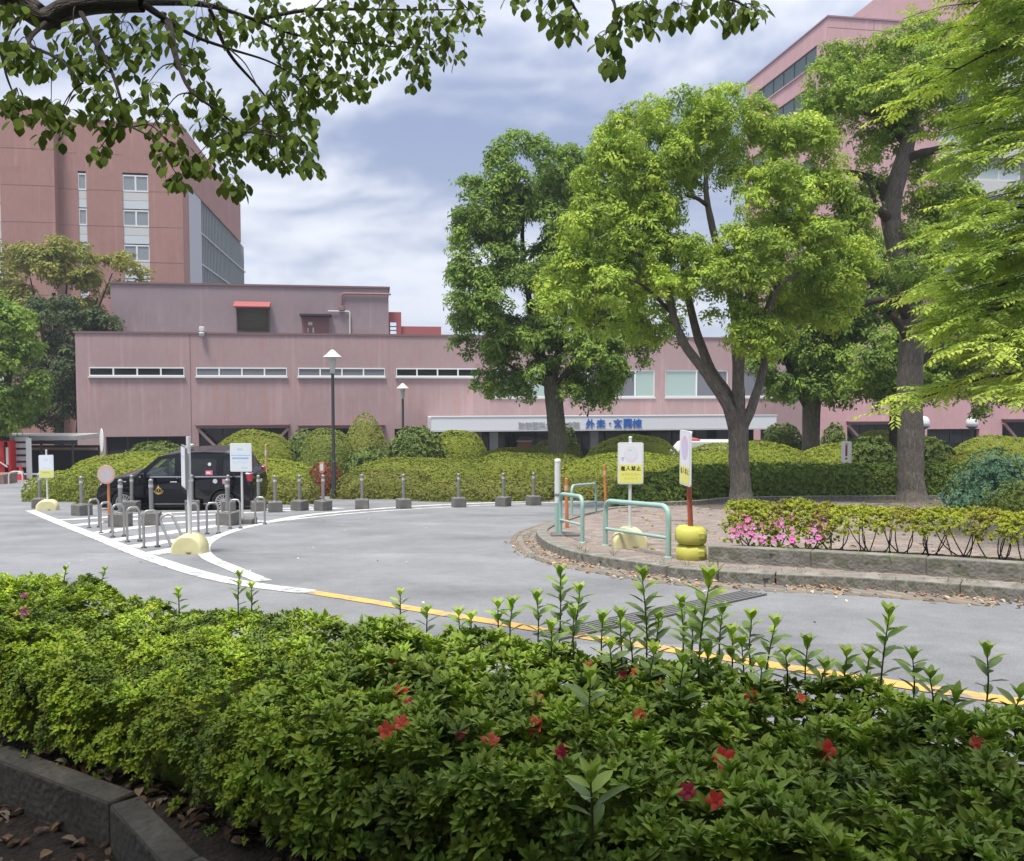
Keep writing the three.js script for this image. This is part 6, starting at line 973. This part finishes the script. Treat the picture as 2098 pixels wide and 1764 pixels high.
// ---------------------------------------------------------------- azalea bed on the island
{
  const R = rng(201), spine = new THREE.CatmullRomCurve3([V(2.75, 0, -10.95), V(3.5, 0, -10.6), V(4.6, 0, -9.95), V(5.6, 0, -9.15), V(7.6, 0, -7.9), V(9.8, 0, -6.4)]), t = thing('azalea_row', 'low bare-stemmed azalea row with pink blossom at its tip, in the kerbed bed', 'hedge', V(0, 0, 0)), L = spine.getLength(), tuft = [0, 1].map(() => rosette(R, 6, 0.036, 0.016, 0.75, 3, true)), lists = [[], []], stems = [];
  for (let i = 0; i < 9500; i++) {
    const s = R(), p = spine.getPointAt(s), tan = spine.getTangentAt(s), n = V(-tan.z, 0, tan.x), wob = noise.noise(s * L * 1.3, 3, 1), x = s * L, e = R() * 3.1416, hw = 0.34 + 0.06 * wob, base = groundY(p.z) + 0.27, full = x < 1.3 ? 1 : 0.55 + 0.35 * noise.noise(x * 1.7, 7, 2), Ht = 0.52 + 0.09 * noise.noise(x * 3, 1, 5) + 0.05 * R() - (x > 1.2 ? 0.03 : 0), lo = Ht * (1 - full);
    if (x > 1.3 && R() < 0.25 * (1 - Math.sin(e))) continue;
    const y = lo + (Ht - lo) * Math.sin(e) ** 0.6 * (0.9 + 0.15 * R()), o = Math.cos(e) * hw * (0.85 + 0.25 * R()), q = V(p.x + n.x * o, base + y, p.z + n.z * o), dir = V(n.x * Math.cos(e) * 0.6 + (R() - 0.5) * 0.7, 0.5 + Math.sin(e), n.z * Math.cos(e) * 0.6 + (R() - 0.5) * 0.7).normalize();
    const g = mixc([0.3, 0.34, 0.04], [0.5, 0.55, 0.05], R()), c = noise.noise(x * 2.2, 5, 9) > 0.15 ? mixc(g, [0.33, 0.27, 0.06], 0.45) : g; lists[i % 2].push([q, dir, R() * 6.28, 0.8 + 0.7 * R(), tint(c, R, 0.2, 0.1)]);
  }
  const f = new THREE.Group(); f.name = 'foliage'; t.add(f); tuft.forEach((g, i) => scatter('leaves', g, leaf, lists[i], f));
  for (let x = 0.3; x < L - 0.2; x += 0.34) { const p = spine.getPointAt(x / L), b = groundY(p.z) + 0.2; for (let k = 0; k < 6; k++) { const a = R() * 6.283, r = 0.1 + 0.3 * R(), tip = V(p.x + Math.cos(a) * r, b + 0.42 + 0.1 * R(), p.z + Math.sin(a) * r); stems.push(taper([V(p.x + (R() - 0.5) * 0.2, b, p.z + (R() - 0.5) * 0.2), V(p.x + Math.cos(a) * r * 0.6 + (R() - 0.5) * 0.1, b + 0.12 + 0.12 * R(), p.z + Math.sin(a) * r * 0.7), tip], [0.009, 0.007, 0.004], 5, 4)); } }
  part('stems', stems, twigMat, t).userData.kind = 'stuff';
  const petal = (len, wid) => { const list = []; for (let i = 0; i < 5; i++) list.push(turned(leafShape(len, wid, -0.1, 0.25), -0.55, i / 5 * 6.283, 0)); return join(list); }, bloom = petal(0.034, 0.026), tones = [[0.62, 0.17, 0.42], [0.58, 0.24, 0.46], [0.66, 0.13, 0.4], [0.6, 0.3, 0.48]].map((c) => new THREE.MeshPhysicalMaterial({ color: lin(...c), roughness: 0.8, transmission: 0.25, side: THREE.DoubleSide }));
  const spots = [];
  for (let i = 0; i < 120; i++) { const two = i > 85, x = two ? 1.12 + 0.22 * (R() - 0.5) : 0.1 + R() * 0.8, e = 0.15 + R() * 1.1, p = spine.getPointAt(clamp(x / L)), tan = spine.getTangentAt(clamp(x / L)), n = V(-tan.z, 0, tan.x), sgn = n.z > 0 ? 1 : -1, o = Math.cos(e) * 0.4 * sgn; spots.push([V(p.x + n.x * o + (R() - 0.5) * 0.08, groundY(p.z) + 0.32 + 0.42 * Math.sin(e) * (0.85 + 0.2 * R()), p.z + n.z * o), V(n.x * sgn * 0.7 + (R() - 0.5) * 0.6, 0.5 + 0.5 * R(), n.z * sgn * 0.8 + 0.3).normalize()]); }
  spots.forEach(([p, d], i) => { const m = part('blossom', bloom, tones[i % 4], t); m.position.copy(p); m.quaternion.setFromUnitVectors(UP, d); m.rotateY(i); m.scale.setScalar(0.8 + 0.45 * R()); });
}
// ---------------------------------------------------------------- azalea hedge on the bank
const bankHedge = thing('bank_hedge', 'thick leafy azalea hedge with scattered scarlet flowers on the shaded bank', 'hedge', V(0, 0, 0));
const frontD = (x) => 2.17 - 0.62 * x + 0.08 * noise.noise(x * 1.7, 2, 2), backD = (x) => 3.0 + (1.8 - x) * 0.4565 + 0.1 * noise.noise(x * 1.9, 5, 1);
const hedgeTop = (x) => EYE - 1.1 + 0.03 * Math.exp(-((x + 2.7) ** 2) / 0.4) - 0.07 * Math.exp(-((x + 1.75) ** 2) / 0.2) + 0.035 * noise.noise(x * 2.3, 8, 3);
// a point of the hedge skin: x along, w across (0 front foot .. 1 back foot)
function hedgeSkin(x, w) {
  const f = frontD(x), b = backD(x), top = hedgeTop(x), H = top - BED_Y, m = w < 0.28 ? w / 0.28 : w > 0.8 ? (1 - w) / 0.2 : 1, up = Math.sin(m * Math.PI / 2) ** 0.8, k = w < 0.28 ? 0.16 * (1 - Math.cos(m * Math.PI / 2)) : w > 0.8 ? 1 - 0.1 * (1 - Math.cos(m * Math.PI / 2)) : 0.16 + 0.74 * (w - 0.28) / 0.52;
  const d = f + (b - f) * k, lump = 0.09 * fbm(x * 3.4, w * 4, 4, 3) * m;
  return V(x + 0.12 * (0.5 - k), BED_Y + H * up + lump, -d);
}
// where a sighting line first meets the hedge
function onHedge(px, py) {
  for (let d = 1.2; d < 6.5; d += 0.02) { const p = at(px, py, d), f = frontD(p.x), b = backD(p.x), k = (d - f) / (b - f); if (k < 0 || k > 1) continue; const m = k < 0.16 ? Math.acos(1 - k / 0.16) / (Math.PI / 2) : k > 0.9 ? Math.acos(clamp(1 - (1 - k) / 0.1, -1, 1)) / (Math.PI / 2) : 1; if (p.y < BED_Y + (hedgeTop(p.x) - BED_Y) * Math.sin(m * Math.PI / 2) ** 0.8) return p; }
  return onLevel(px, py, EYE - 1.1);
}
{
  const R = rng(301), pos = [], idx = [], nx = 120, nw = 26;
  for (let i = 0; i <= nx; i++) for (let j = 0; j <= nw; j++) { const x = -6.2 + 11.8 * i / nx, p = hedgeSkin(x, j / nw), c = V(x, BED_Y, -(frontD(x) + backD(x)) / 2); p.lerp(c, 0.22 - 0.11 * smooth(0, 0.45, j / nw)); p.y -= 0.08; pos.push(p.x, p.y, p.z); }
  for (let i = 0; i < nx; i++) for (let j = 0; j < nw; j++) { const a = i * (nw + 1) + j, b = a + nw + 1; idx.push(a, b, a + 1, b, b + 1, a + 1); }
  const g = new THREE.BufferGeometry(); g.setAttribute('position', new THREE.Float32BufferAttribute(pos, 3)); g.setIndex(idx); g.computeVertexNormals(); part('branches', metreUV(g), new THREE.MeshStandardMaterial({ map: repeated(grained([0.2, 0.27, 0.04], 0.3, 10, 50, 0.4), 3), bumpMap: repeated(concreteBump, 8), bumpScale: 0.05, roughness: 1, side: THREE.DoubleSide }), bankHedge);
  const ros = [0, 1, 2, 3].map((k) => rosette(R, 6 + (k % 2), 0.043, 0.0165, 0.5 + 0.12 * k, 4)), small = [0, 1].map(() => rosette(R, 6, 0.022, 0.010, 0.55, 3)), lists = [[], [], [], []], smalls = [[], []];
  const put = (x, w, depth, fine) => {
    const a = hedgeSkin(x, w), b = hedgeSkin(x + 0.02, w), c = hedgeSkin(x, Math.min(1, w + 0.015)), N = b.sub(a).cross(c.sub(a)).normalize(); if (N.y < 0 && w > 0.1 && w < 0.95) N.negate(); if (w <= 0.1 && N.z < 0) N.negate();
    depth += clamp(-fbm(a.x * 6, a.y * 6, a.z * 6, 2) * 0.3, 0, 0.12); a.addScaledVector(N, -depth + (R() - 0.5) * 0.02); a.y += 0.02 * R() * (1 - depth * 5);
    const clump = fbm(x * 5, w * 5, 9, 2), fresh = clamp(0.5 + clump * 1.2 + (R() - 0.5) * 0.5), base = mixc([0.13, 0.2, 0.03], fine ? [0.46, 0.6, 0.05] : [0.36, 0.5, 0.06], fresh), dir = N.clone().multiplyScalar(0.7).add(V((R() - 0.5) * 0.9, 0.55, (R() - 0.5) * 0.9)).normalize();
    (fine ? smalls : lists)[fine ? (R() * 2) | 0 : (R() * 4) | 0].push([a, dir, R() * 6.28, 0.75 + 0.6 * R(), tint(base, R, 0.18, 0.1)]);
  };
  for (let i = 0; i < 29000; i++) {
    const x = -5.6 + 11 * R(), fine = x < -0.75 + 0.5 * (R() - 0.5), w = 0.02 + 0.9 * R(), d = -hedgeSkin(x, w).z; if (x < -0.66 * d - 0.7 || x > 0.66 * d + 3) continue;
    put(x, w, R() < 0.68 ? 0.0 : 0.03 + 0.07 * R(), fine); if (fine) { put(x + (R() - 0.5) * 0.1, clamp(w + (R() - 0.5) * 0.08, 0, 1), 0.02 * R(), true); }
  }
  const f = new THREE.Group(); f.name = 'foliage'; bankHedge.add(f); ros.forEach((g, i) => scatter('leaves', g, glossyLeaf, lists[i], f)); small.forEach((g, i) => scatter('leaves', g, glossyLeaf, smalls[i], f));
  // upright shoots, each with its leaves
  const shootLeaf = leafShape(0.074, 0.031, 0.16, 0.1), shootTones = [[0.2, 0.32, 0.04], [0.29, 0.43, 0.05], [0.15, 0.24, 0.04], [0.4, 0.54, 0.06]].map((c) => new THREE.MeshPhysicalMaterial({ color: lin(...c), roughness: 0.55, transmission: 0.3, side: THREE.DoubleSide }));
  const shoot = (tx, ty, bx_, by_, s = 1) => {
    const b = onLevel(bx_, by_, EYE - 1.17), tp = at(tx, ty, -b.z - 0.02), g = new THREE.Group(); g.name = 'shoot'; bankHedge.add(g); g.position.copy(b);
    const v = tp.clone().sub(b), L = v.length(), mid = v.clone().multiplyScalar(0.5).add(V((R() - 0.5) * 0.03, 0, (R() - 0.5) * 0.03)); part('stem', taper([V(0, -0.1, 0), mid, v], [0.004, 0.0032, 0.002], 5, 5), greenTwig, g);
    const list = [[], []], n = Math.round(L / 0.019), curve = new THREE.CatmullRomCurve3([V(0, -0.1, 0), mid, v]);
    for (let i = 0; i < n; i++) { const k = (i + 0.5) / n, p = curve.getPoint(0.25 + 0.75 * k), young = k > 0.86, sz = s * (young ? 0.8 : 0.75 + 0.45 * Math.sin(k * 3)) * (0.85 + 0.3 * R()); list[young || k > 0.7 ? 1 : 0].push(turned(shootLeaf, young ? -1.0 - 0.25 * R() : -0.35 - 0.4 * R(), i * 2.4 + R() * 0.6, (R() - 0.5) * 0.4, p.x, p.y, p.z, sz)); }
    for (let i = 0; i < 5; i++) list[1].push(turned(shootLeaf, -0.95, i * 1.257, 0, v.x, v.y, v.z, s * 0.75));
    list.forEach((l, i) => l.length && part('leaves', l, shootTones[i ? (R() < 0.5 ? 3 : 1) : (R() < 0.5 ? 0 : 2)], g));
  };
  for (const s of [[1148, 1176, 1142, 1340], [1188, 1212, 1160, 1330], [1100, 1226, 1098, 1330], [1050, 1240, 1052, 1340], [1316, 1182, 1320, 1410], [1455, 1188, 1430, 1440, 1.25], [1396, 1238, 1392, 1380], [1350, 1270, 1345, 1390], [1420, 1265, 1415, 1400], [1540, 1268, 1548, 1400], [1588, 1280, 1562, 1400], [1500, 1300, 1500, 1410], [1520, 1325, 1522, 1420], [1655, 1322, 1655, 1430], [1822, 1260, 1798, 1450], [1870, 1350, 1866, 1450], [1735, 1345, 1730, 1440], [1780, 1350, 1776, 1440], [1610, 1345, 1606, 1430], [2022, 1338, 2016, 1450], [1960, 1430, 1958, 1500], [2090, 1430, 2090, 1500], [490, 1182, 492, 1280, 0.8], [515, 1205, 505, 1280, 0.8], [820, 1220, 812, 1300, 0.8], [875, 1255, 872, 1310, 0.9], [940, 1262, 938, 1320], [965, 1270, 960, 1330], [1250, 1330, 1250, 1430], [1400, 1360, 1400, 1500, 1.1], [1210, 1390, 1212, 1530], [1290, 1300, 1292, 1390], [1020, 1245, 1018, 1330], [1210, 1600, 1215, 1720, 1.2], [215, 1170, 215, 1215, 0.7], [135, 1168, 135, 1205, 0.7], [365, 1215, 365, 1265, 0.8], [1130, 1290, 1128, 1390], [1235, 1270, 1236, 1380], [1270, 1265, 1272, 1390], [1175, 1260, 1176, 1360], [1690, 1370, 1692, 1450], [1905, 1390, 1902, 1480], [1340, 1340, 1338, 1440], [1450, 1340, 1452, 1450], [1560, 1370, 1558, 1470], [1480, 1255, 1478, 1390]]) shoot(...s);
  // scarlet funnel flowers
  const flower = (() => { const list = []; for (let i = 0; i < 5; i++) { const g = leafShape(0.034, 0.024, -0.16, 0.35), p = g.attributes.position; list.push(turned(g, -0.75, i / 5 * 6.283, 0.1, 0, 0, 0)); } list.push(cyl(0.003, 0.008, 0.02, 0, -0.012, 0, 8)); return join(list); })(), stamen = (() => { const l = []; for (let i = 0; i < 5; i++) { const g = cyl(0.0006, 0.0006, 0.03, 0, 0, 0, 5); g.rotateX(0.2); g.rotateY(i * 1.26); l.push(g); } return join(l); })();
  const reds = [[0.82, 0.075, 0.04], [0.78, 0.12, 0.06], [0.55, 0.03, 0.08], [0.68, 0.08, 0.5]].map((c) => new THREE.MeshPhysicalMaterial({ color: lin(...c), roughness: 0.7, transmission: 0.3, side: THREE.DoubleSide }));
  const bloom = (px, py, y, tone, s = 1) => { const p = onHedge(px, py), m = part('flower', flower, reds[tone], bankHedge), toCam = V(0, EYE, 0).sub(p).normalize(); m.position.copy(p).addScaledVector(toCam, 0.06); m.quaternion.setFromUnitVectors(UP, toCam.add(V((R() - 0.5) * 1.5, 0.2 + 0.5 * R(), (R() - 0.5) * 0.8)).normalize()); m.rotateY(R() * 6); m.scale.setScalar(s * 1.2); part('stamens', stamen, reds[tone], m); };
  for (const [x, y, tone, s] of [[820, 1425, 0, 0.9], [808, 1362, 1, 0.7], [846, 1372, 1, 0.7], [790, 1497, 1, 0.8], [822, 1485, 1, 0.85], [1005, 1522, 1, 0.8], [1098, 1492, 0, 1.0], [1098, 1436, 1, 0.8], [838, 1443, 2, 0.6], [1275, 1386, 2, 0.7], [1302, 1380, 1, 0.6], [1350, 1408, 1, 0.6], [1540, 1430, 0, 0.75], [1485, 1556, 0, 0.95], [1695, 1540, 0, 0.95], [1468, 1640, 0, 0.7], [1410, 1622, 2, 0.7], [1150, 1542, 2, 0.7], [945, 1499, 2, 0.6], [2000, 1525, 1, 0.7], [2066, 1577, 0, 0.7], [1205, 1366, 1, 0.55], [1640, 1430, 1, 0.5], [1310, 1465, 1, 0.6]]) bloom(x, y, y > 1480 ? EYE - 1.13 : EYE - 1.1, tone, s);
  for (const [x, y, s] of [[45, 1258, 0.9], [52, 1262, 0.7], [50, 1222, 0.5]]) bloom(x, y, EYE - 1.1, 3, s);
}
// ---------------------------------------------------------------- ground cover, fallen leaves, weeds
function litter(name, label, list, geo, mat) { const s = scatter(name, geo, mat, list, scene); s.userData = { kind: 'stuff', label, category: 'fallen leaves' }; return s; }
{
  const R = rng(401), geo = leafShape(0.075, 0.042, 0.3, 0.25), path = [], bank = [], ivy = [];
  const browns = [[0.2, 0.13, 0.08], [0.28, 0.2, 0.13], [0.13, 0.085, 0.055], [0.34, 0.27, 0.19], [0.22, 0.12, 0.07]];
  const flat = (R) => V((R() - 0.5) * 0.9, 1, (R() - 0.5) * 0.9).normalize();
  for (let i = 0; i < 2600; i++) { const x = -3.4 + 3.4 * R(), z = -(1.6 + 2.2 * R()), kz = -(1.98 - 0.7 * x); if (z < kz - 0.05) continue; if (noise.noise(x * 2, z * 2, 1) < -0.15 && R() < 0.7) continue; path.push([V(x, PATH_Y + 0.012 + 0.01 * R(), z), flat(R), R() * 6.28, 0.4 + 0.5 * R(), tint(browns[(R() * 5) | 0], R)]); }
  litter('path_leaves', 'brown dead leaves scattered over the dirt path', path, geo, dryLeaf);
  for (let i = 0; i < 1000; i++) { const x = -3.4 + 3.8 * R(), z = -(2.1 - 0.68 * x + 0.03 + R() * 0.42); bank.push([V(x, BED_Y + 0.012, z), flat(R), R() * 6.28, 0.4 + 0.45 * R(), tint(browns[(R() * 5) | 0], R)]); }
  litter('bed_leaves', 'dry brown leaves under the front of the bank hedge', bank, geo, dryLeaf);
  for (let i = 0; i < 420; i++) { const x = -3.2 + 4.2 * R(), z = -(2.2 - 0.66 * x + 0.04 + R() * 0.4); if (noise.noise(x * 2.2, z, 6) < -0.12) continue; ivy.push([V(x, BED_Y + 0.03 + 0.2 * R(), z), V((R() - 0.5) * 1.2, 1, 0.3 + (R() - 0.5) * 1).normalize(), R() * 6.28, 0.7 + 0.7 * R(), tint([0.06, 0.105, 0.025], R)]); }
  const iv = scatter('ground_ivy', rosette(R, 4, 0.05, 0.036, 0.35, 1), matteLeaf, ivy, scene); iv.userData = { kind: 'stuff', label: 'broad-leaved weeds growing under the bank hedge', category: 'weeds' };
  // strays along the island kerb, and on the pavers
  const kerbside = [], pale = [[0.45, 0.33, 0.2], [0.5, 0.42, 0.3], [0.35, 0.17, 0.1], [0.4, 0.25, 0.14], [0.28, 0.2, 0.13]], L = rimCurve.getLength();
  for (let i = 0; i < 900; i++) { const s = 0.12 + 0.5 * R(), p = rimCurve.getPointAt(s), t = rimCurve.getTangentAt(s), o = 0.12 + 0.5 * R() ** 2.4, side = inside(islandPoly, p.x + t.z * 0.3, p.z - t.x * 0.3) ? -1 : 1, x = p.x + t.z * o * side, z = p.z - t.x * o * side; if (noise.noise(s * 40, 1, 1) < -0.1 && R() < 0.7) continue; kerbside.push([V(x, groundY(z) + 0.02, z), flat(R), R() * 6.28, 0.5 + 0.6 * R(), tint(pale[(R() * 5) | 0], R)]); }
  litter('kerb_leaves', 'pale dry leaves gathered along the foot of the island kerb', kerbside, geo, dryLeaf);
  const strewn = []; for (let i = 0; i < 520; i++) { const x = 2 + 15 * R(), z = -(10 + 16 * R() ** 0.6); if (!inside(islandPoly, x, z)) continue; strewn.push([V(x, groundY(z) + 0.115, z), flat(R), R() * 6.28, 0.8 + 0.8 * R(), tint(R() < 0.4 ? [0.3, 0.3, 0.08] : pale[(R() * 5) | 0], R)]); }
  litter('island_leaves', 'yellowing leaves strewn over the pavers under the trees', strewn, geo, dryLeaf);
  const road = []; for (let i = 0; i < 60; i++) { const p = V(-6 + 12 * R(), 0, -(7 + 13 * R())); if (inside(islandPoly, p.x, p.z)) continue; road.push([V(p.x, groundY(p.z) + 0.015, p.z), flat(R), R() * 6.28, 0.6, tint([0.55, 0.5, 0.42], R)]); }
  litter('road_leaves', 'a few small pale leaves lying on the asphalt', road, geo, dryLeaf);
  const blade = (() => { const l = []; for (let i = 0; i < 9; i++) l.push(turned(leafShape(0.14 * (0.6 + 0.6 * R()), 0.006, 0.1, 0.5, false), -1.0 - 0.4 * R(), i * 0.7 + R(), 0)); return join(l); })(), tufts = [];
  for (let i = 0; i < 150; i++) { const s = R(); if (i < 70) { const p = rimCurve.getPointAt(0.12 + 0.4 * s); tufts.push([V(p.x - 0.12 + 0.2 * R(), groundY(p.z) + 0.1 * R(), p.z - 0.05 - 0.2 * R()), UP, R() * 6, 0.6 + 0.9 * R(), tint([0.14, 0.17, 0.04], R)]); } else { const p = V(3.2 + 4.6 * s, 0, -(10.25 - 0.64 * 4.6 * s) + (R() - 0.5) * 0.5); tufts.push([V(p.x, groundY(p.z) + 0.25, p.z), UP, R() * 6, 0.5 + 0.6 * R(), tint([0.2, 0.23, 0.04], R)]); } }
  for (let i = 0; i < 170; i++) { const a = R() * 6.28, r = 0.4 + 1.5 * R(), c = R() < 0.5 ? [6.3, -23.5] : [12.1, -25.5], z = c[1] + Math.abs(Math.sin(a)) * r; tufts.push([V(c[0] + Math.cos(a) * r * 1.8, groundY(z) + 0.09, z), UP, R() * 6, 0.5 + 0.5 * R(), tint([0.16, 0.19, 0.05], R)]); }
  const w = scatter('weed_tufts', blade, leaf, tufts, scene); w.userData = { kind: 'stuff', label: 'thin grass tufts along the kerbs and tree feet', category: 'weeds' };
}
renderer.render(scene, camera);
